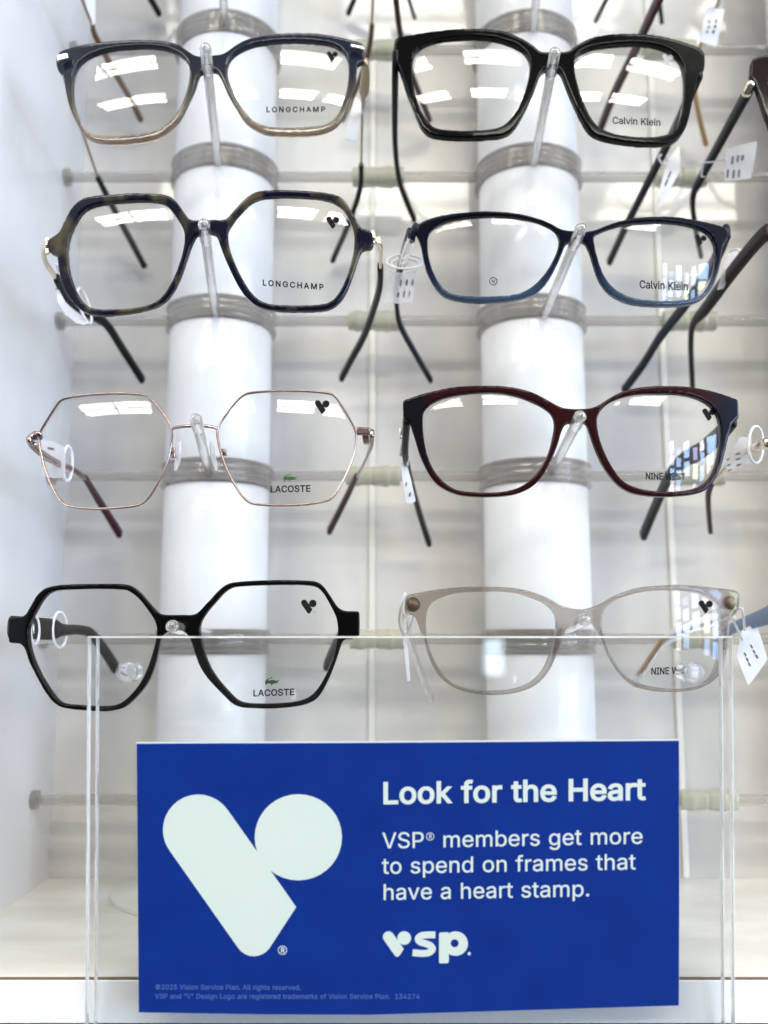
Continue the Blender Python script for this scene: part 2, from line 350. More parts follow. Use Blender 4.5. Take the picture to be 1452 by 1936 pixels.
# ------------------------------------------------------------------ lettering from drawn outlines
GLYPH = json.loads(r'''{".":[188,[[95,-4,83,-3,73,1,63,9,55,18,51,29,50,41,51,53,55,64,63,73,73,81,83,85,95,87,107,85,118,81,128,73,135,64,140,53,141,41,140,29,135,18,128,9,118,1,107,-3]]],"0":[453,[[227,-7,191,-3,158,7,130,24,105,48,85,77,69,113,57,155,50,202,48,254,50,306,57,353,69,395,85,431,106,461,130,484,159,502,191,512,227,516,262,512,295,502,323,484,348,461,368,431,384,395,396,353,403,306,405,254,403,202,396,155,384,113,368,77,348,48,323,24,295,7,263,-3],[227,50,250,52,271,60,290,74,306,92,320,116,330,144,338,176,342,213,344,254,342,295,338,332,330,365,320,393,306,416,290,435,271,449,250,457,227,460,203,457,182,449,163,435,147,416,134,393,123,365,115,332,111,295,109,254,111,213,115,176,123,144,134,116,147,92,163,74,182,60,203,52]]],"1":[453,[[76,0,76,55,391,55,391,0],[276,509,276,0,212,0,212,448,209,448,86,358,86,427,198,509]]],"2":[453,[[64,0,64,47,234,229,252,248,268,266,282,282,294,298,303,312,311,327,316,341,319,356,320,371,319,389,315,405,308,419,298,431,287,441,273,449,258,455,241,458,224,460,205,458,188,454,172,447,159,438,148,427,139,413,132,398,128,381,127,362,66,362,68,391,75,418,86,442,102,464,121,482,143,496,168,507,196,513,225,516,254,513,281,507,306,497,328,482,346,465,361,445,372,423,379,398,381,372,380,354,377,336,371,318,363,299,351,280,336,259,317,235,294,209,267,180,153,60,153,57,389,57,389,0]]],"3":[453,[[218,-7,188,-5,159,1,133,10,108,22,88,38,70,57,57,79,48,104,44,132,109,132,112,115,118,100,126,87,137,76,150,66,165,59,182,54,200,51,219,50,239,51,258,55,275,61,291,69,304,80,315,93,323,108,328,125,329,145,328,163,323,180,316,196,306,211,292,223,275,234,254,241,229,246,201,248,157,248,157,299,288,448,288,452,70,452,70,509,372,509,372,461,211,278,211,289,247,290,279,286,308,276,333,262,354,244,371,222,383,198,391,173,393,145,390,116,383,90,370,66,354,45,333,27,309,12,281,2,251,-5]]],"4":[453,[[40,105,40,158,247,509,311,509,109,166,109,163,413,163,413,105],[282,0,282,121,282,146,282,318,343,318,343,0]]],"5":[453,[[221,-7,192,-5,165,1,140,11,118,25,99,41,83,60,71,82,63,105,60,130,122,130,125,115,130,102,138,89,148,78,160,68,173,60,188,54,204,51,221,50,241,51,259,56,276,64,291,75,304,89,314,104,322,122,326,141,328,162,326,183,321,203,314,221,303,237,290,251,275,262,257,270,238,275,218,277,201,276,184,273,167,268,152,262,139,255,128,246,67,253,96,509,366,509,366,452,151,452,134,301,136,301,148,311,162,318,178,325,194,330,212,333,229,334,252,332,274,328,294,321,313,311,330,299,345,285,358,269,370,251,379,231,386,210,390,187,391,163,388,132,381,102,369,76,352,52,332,32,309,15,282,3,253,-4]]],"6":[453,[[226,-7,196,-4,168,3,142,15,119,31,100,51,84,74,73,101,66,130,64,162,65,187,71,212,80,239,93,268,112,302,137,340,252,509,322,509,151,261,145,261,151,270,157,279,165,288,174,295,184,302,196,307,208,311,221,313,235,314,265,312,291,305,316,295,337,280,355,262,370,240,380,215,387,187,389,157,387,127,379,98,368,73,352,50,333,30,310,14,284,3,257,-4],[226,48,245,50,263,55,279,63,293,73,304,86,314,101,322,119,326,137,327,157,326,178,322,196,314,213,304,228,293,241,279,251,263,259,245,264,226,265,207,264,190,259,174,252,160,241,148,229,138,214,131,197,126,179,125,158,126,138,131,119,138,102,148,86,160,73,174,63,190,55,207,50]]],"7":[453,[[97,0,323,448,323,452,62,452,62,509,391,509,391,449,165,0]]],"8":[453,[[226,-7,193,-5,163,1,136,11,111,25,91,42,74,62,62,84,54,109,52,135,53,156,58,176,65,195,75,212,87,228,101,241,117,252,134,260,153,265,153,267,129,276,109,289,93,308,80,330,73,354,70,380,73,405,79,429,90,450,106,469,124,485,146,498,170,508,197,514,226,516,255,514,282,508,306,498,328,485,346,469,361,450,373,429,379,405,382,380,379,354,372,330,359,308,343,289,323,276,300,267,300,265,319,260,335,252,351,241,365,228,377,212,387,195,395,176,399,156,401,135,398,109,391,84,378,62,362,42,341,25,317,11,289,1,259,-5],[226,49,248,50,267,54,285,60,300,69,313,79,323,91,331,106,335,121,337,139,335,157,330,173,322,189,312,202,298,213,283,223,265,230,247,234,226,235,206,234,187,230,169,223,154,213,140,202,130,189,122,173,117,157,115,139,117,121,121,106,129,91,139,79,152,69,167,60,185,54,205,50],[226,290,244,291,260,294,274,300,287,308,298,318,307,330,314,344,318,359,319,376,318,392,314,407,308,420,299,432,288,442,275,449,260,455,244,459,226,460,208,459,192,455,177,449,164,442,153,432,145,420,138,407,134,392,133,376,134,359,138,344,145,330,154,318,165,308,178,300,193,294,209,291]]],"9":[453,[[226,516,256,513,285,506,310,494,333,478,352,458,368,434,380,408,387,378,389,347,387,322,382,296,373,270,359,240,340,207,315,168,200,0,130,0,301,248,307,248,302,238,295,229,287,221,278,214,268,207,257,202,245,198,232,195,218,195,188,197,161,203,137,214,116,229,98,247,83,269,72,294,66,321,64,352,66,382,73,411,85,436,101,459,120,479,143,494,168,506,196,513],[226,460,207,459,190,454,174,446,160,435,148,423,138,407,131,390,127,372,125,352,127,331,131,313,138,295,148,280,160,268,174,257,190,250,207,245,226,243,245,245,263,249,279,257,293,267,305,280,314,295,322,312,326,330,327,350,326,371,322,390,314,407,305,422,293,435,279,446,263,454,245,459]]],"A":[480,[[16,0,201,509,276,509,463,0,395,0,287,302,280,323,272,346,264,372,255,402,244,438,232,478,245,478,233,437,222,402,213,371,204,345,197,322,191,302,85,0],[110,142,110,199,370,199,370,142]]],"C":[510,[[267,-7,225,-3,186,7,150,25,119,49,92,79,70,115,53,157,44,203,40,254,44,305,53,352,70,393,92,429,119,459,150,484,186,501,225,512,267,516,293,514,317,511,340,504,362,496,383,485,402,471,419,456,435,438,448,418,459,397,467,373,473,348,408,348,404,365,397,380,389,395,380,407,369,418,357,428,344,437,330,444,315,449,300,453,284,455,267,456,237,453,209,445,184,432,161,414,141,391,125,364,113,332,106,295,103,254,106,213,113,177,125,145,141,117,161,94,184,76,210,63,237,56,267,53,284,54,300,56,315,60,330,65,344,72,357,81,369,90,380,102,389,114,397,128,404,144,408,160,473,160,467,135,459,112,448,91,435,71,420,53,402,38,383,24,363,13,341,5,317,-2,293,-6]]],"D":[502,[[219,0,96,0,96,57,215,57,254,60,288,68,318,81,343,99,363,122,379,149,390,181,397,216,399,255,397,294,390,329,379,361,364,388,344,410,320,428,291,441,258,449,221,452,93,452,93,509,225,509,273,505,315,495,353,478,385,455,412,426,433,391,449,351,458,306,462,255,458,205,449,159,433,119,411,83,384,54,351,31,312,14,268,3],[125,509,125,0,60,0,60,509]]],"E":[419,[[60,0,60,509,372,509,372,452,125,452,125,286,355,286,355,229,125,229,125,57,375,57,375,0]]],"G":[520,[[269,-7,225,-3,185,7,149,25,118,49,91,79,69,116,53,157,43,203,40,254,43,305,53,352,69,393,91,429,117,459,149,484,184,501,223,512,265,516,291,514,316,510,340,504,363,494,384,483,403,469,421,453,436,436,449,416,460,395,468,373,474,349,408,349,402,365,395,379,387,393,378,406,368,417,356,427,344,436,330,443,315,448,300,453,283,455,265,456,236,453,209,445,183,432,160,414,141,392,125,364,113,332,106,295,103,254,106,213,113,177,125,145,141,117,161,95,184,76,210,63,238,56,269,53,296,55,322,61,345,71,365,85,382,102,396,123,407,147,413,173,415,202,434,199,283,199,283,256,478,256,478,200,475,160,466,124,451,91,431,62,406,38,377,19,344,5,308,-4]]],"H":[517,[[60,0,60,509,125,509,125,289,392,289,392,509,457,509,457,0,392,0,392,232,125,232,125,0]]],"I":[300,[[31,0,31,57,118,57,118,452,31,452,31,509,269,509,269,452,183,452,183,57,269,57,269,0]]],"K":[467,[[104,145,104,216,116,231,128,246,139,261,151,275,162,289,174,303,187,317,199,331,212,344,364,509,448,509,231,276,228,276],[60,0,60,509,125,509,125,334,124,225,125,193,125,0],[372,0,188,259,228,309,449,0]]],"L":[393,[[60,0,60,509,125,509,125,57,361,57,361,0]]],"M":[628,[[60,0,60,509,152,509,277,187,287,159,299,123,311,84,322,49,307,49,318,83,330,121,342,158,352,187,476,509,568,509,568,0,504,0,504,291,504,327,505,369,506,413,507,457,513,457,508,441,503,425,498,409,482,363,467,322,456,291,342,0,286,0,170,291,159,321,145,361,129,408,112,457,119,457,120,416,121,372,122,328,122,291,122,0]]],"N":[523,[[60,0,60,509,136,509,343,183,349,174,355,163,363,151,371,137,379,122,388,107,396,90,405,73,414,55,405,54,403,72,402,90,401,108,400,126,399,142,399,157,399,195,399,509,463,509,463,0,387,0,202,290,177,331,168,346,159,363,148,381,108,452,119,454,122,384,124,328,125,291,125,0]]],"O":[533,[[267,-7,225,-3,186,7,150,25,119,49,92,79,70,115,53,157,44,203,40,254,44,305,53,352,70,393,92,429,119,459,150,484,186,501,225,512,267,516,309,512,348,501,384,484,415,459,442,429,464,393,480,352,490,305,493,254,490,203,480,157,464,115,442,79,415,49,384,25,348,7,309,-3],[267,53,296,55,324,63,349,76,372,94,392,116,408,144,420,176,428,213,430,254,428,295,420,332,408,365,392,392,372,415,349,433,324,446,296,453,267,456,237,453,210,445,184,433,161,415,142,392,125,364,113,332,106,295,103,254,106,213,113,176,125,144,142,117,161,94,184,76,210,63,237,55]]],"P":[445,[[60,0,60,509,235,509,272,506,305,499,332,487,356,471,375,452,390,430,400,404,407,377,409,348,407,318,400,291,390,265,375,243,356,223,332,207,305,195,272,188,235,186,109,186,109,242,233,242,257,244,279,248,297,256,312,266,324,279,333,294,339,310,343,328,344,348,343,367,339,385,333,402,324,416,312,428,297,439,279,446,257,451,232,452,125,452,125,0]]],"R":[449,[[60,0,60,509,236,509,273,506,305,500,333,489,356,473,376,455,390,433,401,408,407,381,409,352,407,323,401,296,390,271,376,250,356,232,333,217,305,206,273,200,236,198,96,198,96,255,234,255,258,256,280,260,298,267,313,276,325,287,334,300,340,316,344,333,345,352,344,371,340,389,334,405,325,419,313,430,298,440,279,446,258,451,233,452,125,452,125,0],[353,0,230,229,303,229,428,0]]],"S":[447,[[224,-9,188,-7,156,-1,128,9,102,23,81,40,64,60,51,83,42,109,38,137,104,137,108,118,114,102,123,88,136,76,150,66,166,59,185,53,204,50,224,49,246,50,267,54,286,60,303,69,317,79,329,92,338,106,344,122,346,139,344,154,340,168,332,179,322,189,310,197,296,205,280,211,263,217,245,222,184,239,145,253,112,269,86,289,67,313,56,341,52,372,54,400,62,425,75,448,92,468,113,484,138,498,165,508,195,514,227,516,259,514,289,508,316,498,340,484,360,468,377,449,390,427,398,403,401,378,337,378,332,402,320,421,302,437,280,449,254,456,225,459,204,457,185,454,167,448,152,440,139,430,129,418,121,405,117,391,115,376,117,359,122,345,131,334,142,324,155,315,169,308,184,302,198,297,212,293,264,279,279,275,295,270,312,264,328,256,344,248,359,238,372,226,384,213,395,198,402,180,407,161,408,139,406,112,399,87,386,64,370,43,349,25,323,11,294,0,261,-7]]],"T":[449,[[32,452,32,509,417,509,417,452,257,452,257,0,193,0,193,452]]],"V":[480,[[204,0,16,509,84,509,192,206,199,187,207,164,215,137,225,106,236,71,248,31,235,31,247,71,257,107,267,138,276,165,283,187,290,206,395,509,463,509,278,0]]],"W":[686,[[155,0,16,509,82,509,163,196,167,179,172,162,175,145,187,94,190,76,194,58,197,40,189,40,193,58,196,76,200,94,203,111,207,128,211,145,224,196,306,509,380,509,462,196,466,179,470,162,474,145,486,94,490,76,494,58,497,40,488,40,492,58,495,76,499,94,503,111,506,128,510,145,523,196,603,509,670,509,530,0,455,0,368,323,362,345,357,368,351,391,346,417,341,445,336,475,350,475,345,446,340,420,335,395,330,371,324,347,318,323,230,0]]],"a":[389,[[160,-9,137,-7,115,-3,94,5,76,15,60,29,48,45,38,63,32,84,30,108,32,128,36,146,43,161,53,174,64,184,78,193,92,200,108,206,125,211,143,214,161,217,178,220,234,227,247,229,257,231,265,235,271,240,274,246,276,255,276,257,275,272,272,285,267,297,260,307,251,315,240,322,227,327,212,330,196,331,178,330,163,327,149,322,137,316,127,309,118,301,110,292,104,283,100,274,41,291,51,313,64,331,79,346,95,358,114,368,133,375,153,380,173,383,194,384,208,384,223,382,239,379,255,375,271,369,286,360,300,350,312,336,322,320,330,301,335,278,337,251,337,0,277,0,277,52,272,52,267,43,260,34,252,25,242,16,229,8,215,1,199,-4,181,-7],[170,45,192,47,211,51,228,59,242,68,254,80,263,93,270,108,274,122,276,138,276,190,272,187,267,184,259,182,251,180,241,178,231,176,200,171,175,168,161,166,147,163,134,159,122,153,112,147,103,139,97,130,93,118,92,105,93,93,96,82,102,72,109,64,119,57,130,52,142,48,156,46]]],"b":[424,[[229,-8,208,-7,189,-3,172,4,159,12,147,21,138,31,130,41,123,50,118,59,112,59,112,0,53,0,53,509,114,509,114,319,118,319,123,327,130,336,137,346,147,355,158,364,171,373,188,379,207,383,229,384,259,382,287,374,313,361,335,342,354,320,370,293,381,261,388,227,390,189,388,151,381,116,370,84,355,57,336,34,313,16,288,3,260,-6],[220,47,242,49,262,55,279,66,294,80,306,97,316,117,323,139,327,163,328,189,327,215,323,239,316,261,307,281,295,298,280,311,262,322,243,328,220,330,198,328,178,322,161,312,147,299,134,282,125,263,118,241,114,216,113,189,114,162,118,138,125,115,135,95,147,78,162,65,179,55,198,49]]],"c":[396,[[207,-8,174,-5,144,3,117,16,93,35,72,58,56,85,44,116,37,150,34,187,37,225,44,260,56,291,72,318,93,341,117,360,144,374,174,382,207,384,226,384,243,381,260,377,276,371,291,364,305,356,318,346,330,335,340,322,349,308,356,293,362,277,303,262,300,272,295,281,290,289,284,297,278,304,270,311,261,316,252,321,242,325,231,328,220,329,207,330,184,328,163,321,145,310,130,296,118,278,108,258,102,236,98,212,96,187,98,163,102,139,108,117,118,97,130,80,145,66,163,55,184,49,207,46,220,47,232,49,243,52,253,55,262,60,271,66,279,73,285,80,292,89,297,98,301,107,304,117,363,102,357,86,350,70,341,56,331,43,319,32,306,21,292,12,277,5,261,-1,244,-5,226,-7]]],"d":[424,[[195,-8,165,-6,137,3,111,16,89,34,70,57,55,84,43,116,36,151,34,189,36,227,43,261,55,293,70,320,89,342,112,361,137,374,165,382,196,384,218,383,237,379,253,373,267,364,278,355,287,346,295,336,301,327,306,319,311,319,311,509,372,509,372,0,313,0,313,59,307,59,301,50,295,41,287,31,277,21,266,12,252,4,236,-3,217,-7],[205,47,226,49,246,55,263,65,278,78,290,95,299,115,306,138,310,162,312,189,310,216,306,241,300,263,290,282,278,299,263,312,246,322,227,328,205,330,182,328,162,322,145,311,130,298,118,281,108,261,102,239,98,215,96,189,98,163,102,139,109,117,118,97,130,80,145,66,162,55,182,49]]],"e":[404,[[212,-8,177,-5,145,3,117,16,92,35,72,58,56,85,44,116,37,150,34,187,36,224,44,258,55,290,71,317,91,340,115,359,142,373,172,382,205,384,226,383,246,380,266,374,285,366,303,355,319,341,334,324,347,305,357,282,365,256,370,227,371,194,371,169,75,169,75,221,338,221,310,202,308,226,304,248,298,269,288,286,277,301,263,314,246,323,227,328,205,330,183,328,164,323,146,313,131,301,119,286,109,270,102,251,97,231,96,211,96,178,98,151,102,127,110,106,121,88,135,73,151,61,169,53,190,48,212,46,227,47,241,49,254,53,265,58,276,65,285,73,294,82,300,93,306,105,365,91,358,72,348,55,335,39,320,26,302,14,283,4,261,-3,237,-7]]],"f":[254,[[228,379,228,327,6,327,6,379],[81,0,81,432,82,452,87,470,96,486,107,499,120,510,135,519,152,525,169,529,187,530,201,530,212,529,222,527,231,525,238,523,243,521,227,468,215,472,209,473,202,474,195,474,178,472,164,468,154,460,147,449,143,435,142,419,142,0]]],"g":[425,[[207,-151,180,-149,156,-146,134,-140,114,-132,97,-122,82,-110,70,-97,59,-84,51,-69,101,-41,107,-49,114,-57,122,-66,131,-74,142,-82,154,-88,169,-93,187,-96,207,-97,236,-95,261,-87,282,-75,298,-58,308,-34,311,-6,311,68,306,68,301,60,294,51,287,41,277,32,266,23,252,16,236,10,217,6,195,5,165,7,138,14,113,27,90,43,71,65,55,90,43,120,36,154,34,191,36,229,43,263,55,293,71,320,90,342,112,361,138,374,166,382,196,384,218,383,237,379,253,373,267,365,279,356,288,346,296,336,302,327,308,319,313,319,313,379,372,379,372,-9,370,-40,363,-67,350,-90,334,-109,314,-124,291,-136,265,-144,237,-149],[205,59,227,61,246,66,264,75,278,87,290,103,300,121,307,142,311,166,312,193,311,219,307,242,300,264,291,283,279,299,264,312,247,322,227,328,205,330,182,328,163,322,145,312,130,298,118,282,109,262,102,241,98,218,96,193,98,167,102,144,109,123,118,104,131,88,145,76,163,66,183,61]]],"h":[410,[[114,227,114,0,53,0,53,509,114,509,114,287,102,287,116,319,132,344,152,362,175,374,200,382,227,384,252,383,275,377,295,369,313,356,328,340,341,321,350,298,355,271,357,240,357,0,296,0,296,235,293,263,286,286,273,304,256,318,235,326,210,329,192,328,176,324,161,317,147,308,136,297,126,283,119,266,115,248]]],"i":[167,[[53,0,53,379,114,379,114,0],[84,443,73,444,63,448,54,455,47,463,43,472,41,483,43,494,47,504,54,512,63,518,73,522,84,524,95,522,105,518,114,512,121,504,125,494,126,483,125,472,121,463,114,455,105,448,95,444]]],"k":[381,[[110,137,110,212,121,212,284,379,360,379,184,199,177,199],[53,0,53,509,114,509,114,0],[294,0,148,186,191,229,372,0]]],"l":[189,[[139,-2,112,0,91,8,74,20,62,37,55,59,53,84,53,509,114,509,114,99,114,83,117,71,120,62,126,57,135,53,146,52,160,53,170,54,181,3,162,-1,154,-2,147,-2]]],"m":[610,[[53,0,53,379,112,379,112,295,108,295,114,314,122,331,132,346,144,358,158,368,172,376,187,382,203,385,219,386,245,383,268,375,287,361,303,342,314,320,321,295,312,295,318,312,326,329,337,343,350,356,364,366,381,375,398,381,417,385,437,386,458,385,478,380,497,372,514,361,529,346,541,328,550,307,555,283,557,255,557,0,496,0,496,254,493,279,485,298,473,313,456,323,438,329,419,330,402,329,387,326,374,320,363,312,353,302,345,290,340,277,336,263,335,247,335,0,274,0,274,260,272,280,265,297,253,311,238,322,220,328,199,330,185,329,171,326,158,320,145,312,135,302,126,289,119,274,115,257,114,238,114,0]]],"n":[410,[[114,227,114,0,53,0,53,379,112,379,112,287,102,287,116,319,132,344,152,362,175,374,200,382,227,384,252,383,275,377,295,369,313,356,328,340,341,321,350,298,355,271,357,240,357,0,296,0,296,235,293,263,286,286,273,304,256,318,235,326,210,329,192,328,176,324,161,317,147,308,136,297,126,283,119,266,115,248]]],"o":[415,[[207,-8,174,-5,144,3,117,16,93,35,72,58,56,85,44,116,37,150,34,187,37,225,44,260,56,291,72,318,93,341,117,360,144,374,174,382,207,384,241,382,271,374,299,360,323,341,343,318,359,291,371,260,379,225,381,187,379,150,371,116,359,85,343,58,323,35,299,16,271,3,241,-5],[207,46,231,49,252,55,270,66,285,80,298,97,307,117,314,139,318,163,319,187,318,212,314,236,307,258,298,278,285,296,270,310,252,321,231,328,207,330,184,328,163,321,145,310,130,296,118,278,108,258,102,236,98,212,96,187,98,163,102,139,108,117,118,97,130,80,145,66,163,55,184,49]]],"p":[424,[[53,-143,53,379,112,379,112,319,118,319,123,327,130,336,137,346,147,355,158,364,171,373,188,379,207,383,229,384,259,382,287,374,313,361,335,342,354,320,370,293,381,261,388,227,390,189,388,151,381,116,370,84,355,57,336,34,313,16,288,3,260,-6,229,-8,208,-7,189,-3,173,4,159,12,147,21,138,31,130,41,124,50,118,59,114,59,114,-143],[220,47,242,49,262,55,279,66,294,80,306,97,316,117,323,139,327,163,328,189,327,215,323,239,316,261,307,281,295,298,280,311,262,322,243,328,220,330,198,328,178,322,161,312,147,299,134,282,125,263,118,241,114,216,113,189,114,162,118,138,125,115,135,95,147,78,162,65,179,55,198,49]]],"r":[259,[[53,0,53,379,112,379,112,321,115,321,124,339,137,354,152,367,171,377,191,383,213,385,229,384,243,384,243,322,230,324,223,325,215,326,207,326,190,324,174,321,159,315,146,306,135,296,126,284,119,269,115,254,114,237,114,0]]],"s":[365,[[182,-8,157,-7,133,-3,112,3,93,12,76,24,62,38,50,54,41,73,36,94,94,107,101,87,111,72,124,60,141,52,160,47,181,45,206,47,227,53,244,62,258,74,265,88,268,103,266,115,262,126,254,136,243,144,229,150,212,155,149,170,118,180,92,192,72,208,58,227,50,249,47,274,49,295,55,314,65,332,79,347,95,360,115,370,137,378,161,383,187,384,212,383,234,379,254,372,271,363,286,352,299,339,309,324,318,308,324,290,268,277,262,291,254,304,243,316,228,325,210,331,187,333,166,331,147,326,131,317,119,305,111,292,109,277,110,264,115,253,124,243,136,235,152,229,172,223,229,209,261,200,287,187,306,171,320,153,328,131,331,107,329,85,323,65,312,47,298,31,281,18,260,6,236,-2,210,-7]]],"t":[227,[[204,379,204,327,6,327,6,379],[65,471,126,471,126,98,127,83,130,70,136,61,144,55,156,51,170,50,185,51,202,54,213,2,207,0,200,-2,192,-3,184,-3,176,-4,168,-4,138,-1,113,7,92,21,77,41,68,64,65,93]]],"v":[389,[[163,0,17,379,84,379,165,155,173,132,180,110,187,87,193,64,199,42,206,21,184,21,191,42,197,64,203,87,209,110,216,132,224,155,305,379,371,379,226,0]]],"©":[637,[[173,254,176,280,182,305,193,328,208,349,226,367,247,382,270,393,295,399,321,402,344,400,366,395,386,386,405,375,422,361,436,345,447,327,455,307,460,286,400,286,395,302,385,316,372,328,357,337,339,342,321,344,305,343,290,339,276,332,263,323,252,312,243,299,236,285,232,270,231,254,232,238,236,223,243,209,252,196,263,186,276,177,290,170,305,166,321,165,339,166,355,172,370,181,381,193,390,207,395,223,455,223,450,201,443,181,432,163,418,147,403,133,385,122,365,113,344,108,321,107,295,109,270,115,247,126,226,141,208,159,193,180,182,203,176,228],[318,-8,283,-6,249,1,216,12,186,28,158,47,133,69,110,94,92,122,76,153,65,185,58,219,56,254,58,290,65,324,76,356,92,386,110,414,133,440,158,462,186,481,216,496,249,508,283,514,318,517,354,514,388,508,420,496,450,481,478,462,504,440,526,414,545,386,560,356,571,324,578,290,580,254,578,219,571,185,560,153,545,122,526,94,504,69,478,47,450,28,420,12,388,1,354,-6],[318,51,346,53,372,58,397,67,421,79,442,93,462,111,479,131,494,152,506,176,514,201,520,227,521,254,520,282,514,308,506,333,494,357,479,378,462,398,442,415,421,430,397,442,372,451,346,456,318,457,291,456,265,451,240,442,216,430,194,415,175,398,158,378,143,357,131,333,122,308,117,282,115,254,117,227,122,201,131,176,143,152,158,131,175,111,194,93,216,79,240,67,265,58,291,53]]],"®":[463,[[231,118,205,120,179,125,154,134,131,145,110,160,91,177,74,196,60,217,48,240,40,264,35,290,33,317,35,344,40,369,48,394,60,417,74,438,91,457,110,474,131,488,154,500,179,509,205,514,231,516,258,514,284,509,309,500,332,488,353,474,372,457,389,438,403,417,415,394,423,369,428,344,430,317,428,290,423,264,415,240,403,217,389,196,372,177,353,160,332,145,309,134,284,125,258,120],[231,166,258,169,284,175,307,187,328,202,347,220,362,241,373,265,380,290,382,317,380,344,373,369,362,393,347,414,328,432,307,447,284,458,258,465,231,467,205,465,180,458,156,447,135,432,116,414,101,393,90,369,83,344,81,317,83,290,90,265,101,241,116,220,135,202,156,187,180,175,205,169],[273,226,228,312,273,312,319,226],[161,226,161,409,253,409,261,408,270,406,279,402,288,397,295,391,302,383,307,374,310,363,311,350,310,338,307,326,302,316,295,307,287,300,278,295,268,291,259,288,250,287,185,287,185,319,239,319,245,319,251,322,257,327,262,333,266,341,267,350,266,360,262,367,257,372,251,375,245,377,239,378,203,378,203,226]]],"“":[300,[[52,318,104,509,151,509,121,318],[175,318,228,509,274,509,244,318]]],"”":[300,[[52,318,82,509,151,509,98,318],[175,318,205,509,274,509,222,318]]]}''')
CAP = 509.0
def text_width(s, track=0): return sum((220 if c == ' ' else GLYPH[c][0]) + track for c in s) - track
def text_loops(s, x0, y0, width, cap, slope=0., track=0, bold=0., rise=0., curve=0.):
    """pixel loops of a line of text: starts at x0, baseline y0, given total width and cap height in px"""
    W0 = text_width(s, track); sx = width / W0; sy = cap / CAP
    res = []; x = 0
    for c in s:
        if c == ' ': x += 220 + track; continue
        for l in GLYPH[c][1]:
            pts = [(l[i], l[i+1]) for i in range(0, len(l), 2)]
            if bold:
                n = len(pts); q = []
                for i in range(n):
                    a, p, b = pts[i-1], pts[i], pts[(i+1) % n]
                    d1 = Vector((p[0]-a[0], p[1]-a[1])); d2 = Vector((b[0]-p[0], b[1]-p[1]))
                    if d1.length < 1e-6 or d2.length < 1e-6: q.append(p); continue
                    d1.normalize(); d2.normalize()
                    n1 = Vector((-d1.y, d1.x)); n2 = Vector((-d2.y, d2.x)); nn = (n1+n2)
                    if nn.length < .2: q.append(p); continue
                    nn.normalize(); k = min(1.6, 1/max(.4, nn.dot(n1)))
                    q.append((p[0]+nn.x*bold*k, p[1]+nn.y*bold*k))
                pts = q
            res.append([(x0+(x+p[0])*sx, y0-p[1]*sy + slope*(x+p[0])*sx + curve*((x+p[0])*sx)**2) for p in pts])
        x += GLYPH[c][0] + track
    return res
def heart_loops(cx, cy, s, rot=0.):
    """heart mark: slanted rounded bar plus a disc; cx,cy centre, s = overall height in px"""
    k = s/306.0
    pts = []
    # reference drawing on the sign: bar from (308..) ; all px relative to sign, centre (477,1655)
    a0 = (375, 1569); r = 67
    for i in range(17):                       # round head
        t = math.radians(145 + i*(180-0)/16)  # from lower-left side over the top to the right side
        pts.append((a0[0]+r*math.cos(t), a0[1]+r*math.sin(t)))
    pts += [(484, 1607), (511, 1645), (560, 1715)]
    b0 = (480, 1772); rb = 36
    for i in range(9):
        t = math.radians(35 + i*(110)/8)
        pts.append((b0[0]+rb*math.cos(t), b0[1]+rb*math.sin(t)))
    disc = [(564+82.5*math.cos(2*math.pi*i/36), 1583+81.5*math.sin(2*math.pi*i/36)) for i in range(36)]
    def tr(p):
        x, y = (p[0]-477)*k, (p[1]-1655)*k
        return (cx+x*math.cos(rot)-y*math.sin(rot), cy+x*math.sin(rot)+y*math.cos(rot))
    return [tr(p) for p in pts], [tr(p) for p in disc]

# ================================================================== the display case
YW, YR, YC = 0.511, 0.4815, 0.4815       # back wall, cross rods, column centres
RC = 0.0275
XSIDE, XR_END = -0.178, 0.62
ZF = -0.1226; YF = 0.3655
def zrow(py): return P(700, py, YR).z
ROWY = [95, 335, 607, 900, 1208, 1512]
ZR = [zrow(y) for y in ROWY]
DZ = (ZR[0]-ZR[5])/5
ZTOP = ZR[0] + 3*DZ
COLX = [-0.0885, 0.0802, 0.2489]
SEAM = [-0.0066, 0.1603, 0.329]
case = thing('display_case', (0.2, YW, ZF), 'white open display case with glossy back panels and a shelf with a brown joint line', 'display case')
xs = [XSIDE] + SEAM + [XR_END]
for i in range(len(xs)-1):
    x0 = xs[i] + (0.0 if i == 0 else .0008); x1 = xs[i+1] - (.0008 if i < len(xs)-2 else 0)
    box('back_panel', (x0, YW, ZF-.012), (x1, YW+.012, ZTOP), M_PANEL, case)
for x in SEAM:
    box('joint_strip', (x-.0018, YW-.0016, ZF+.0002), (x+.0018, YW-.0002, ZTOP), M_STRIP, case, .0005)
box('side_panel', (XSIDE-.018, .33, ZF-.0155), (XSIDE, YW+.012, ZTOP), M_SIDE, case)
box('side_panel', (XR_END, .33, ZF-.0155), (XR_END+.018, YW+.012, ZTOP), M_SIDE, case)
box('top_panel', (XSIDE, .33, ZTOP), (XR_END, YW+.012, ZTOP+.018), M_SIDE, case)
box('shelf', (XSIDE, YF, ZF-.0158), (XR_END, YW-.0003, ZF), M_SHELF, case)
box('edge_strip', (XSIDE-.018, YF-.0014, ZF-.0162), (XR_END+.018, YF-.0005, ZF-.0012), M_EDGE, case, .0003)
box('edge_joint', (XSIDE, YF-.0005, ZF-.0155), (XR_END, YF, ZF-.0004), M_GAP, case)
box('plinth', (XSIDE-.018, YF+.004, -1.25), (XR_END+.018, YW+.012, ZF-.0164), M_DARK, case)
fl = box('floor', (-4, -4, -1.27), (4, 3, -1.2501), mat('floor_tiles', (.028, .026, .030), .6, spec=.2)); fl['kind'] = 'structure'

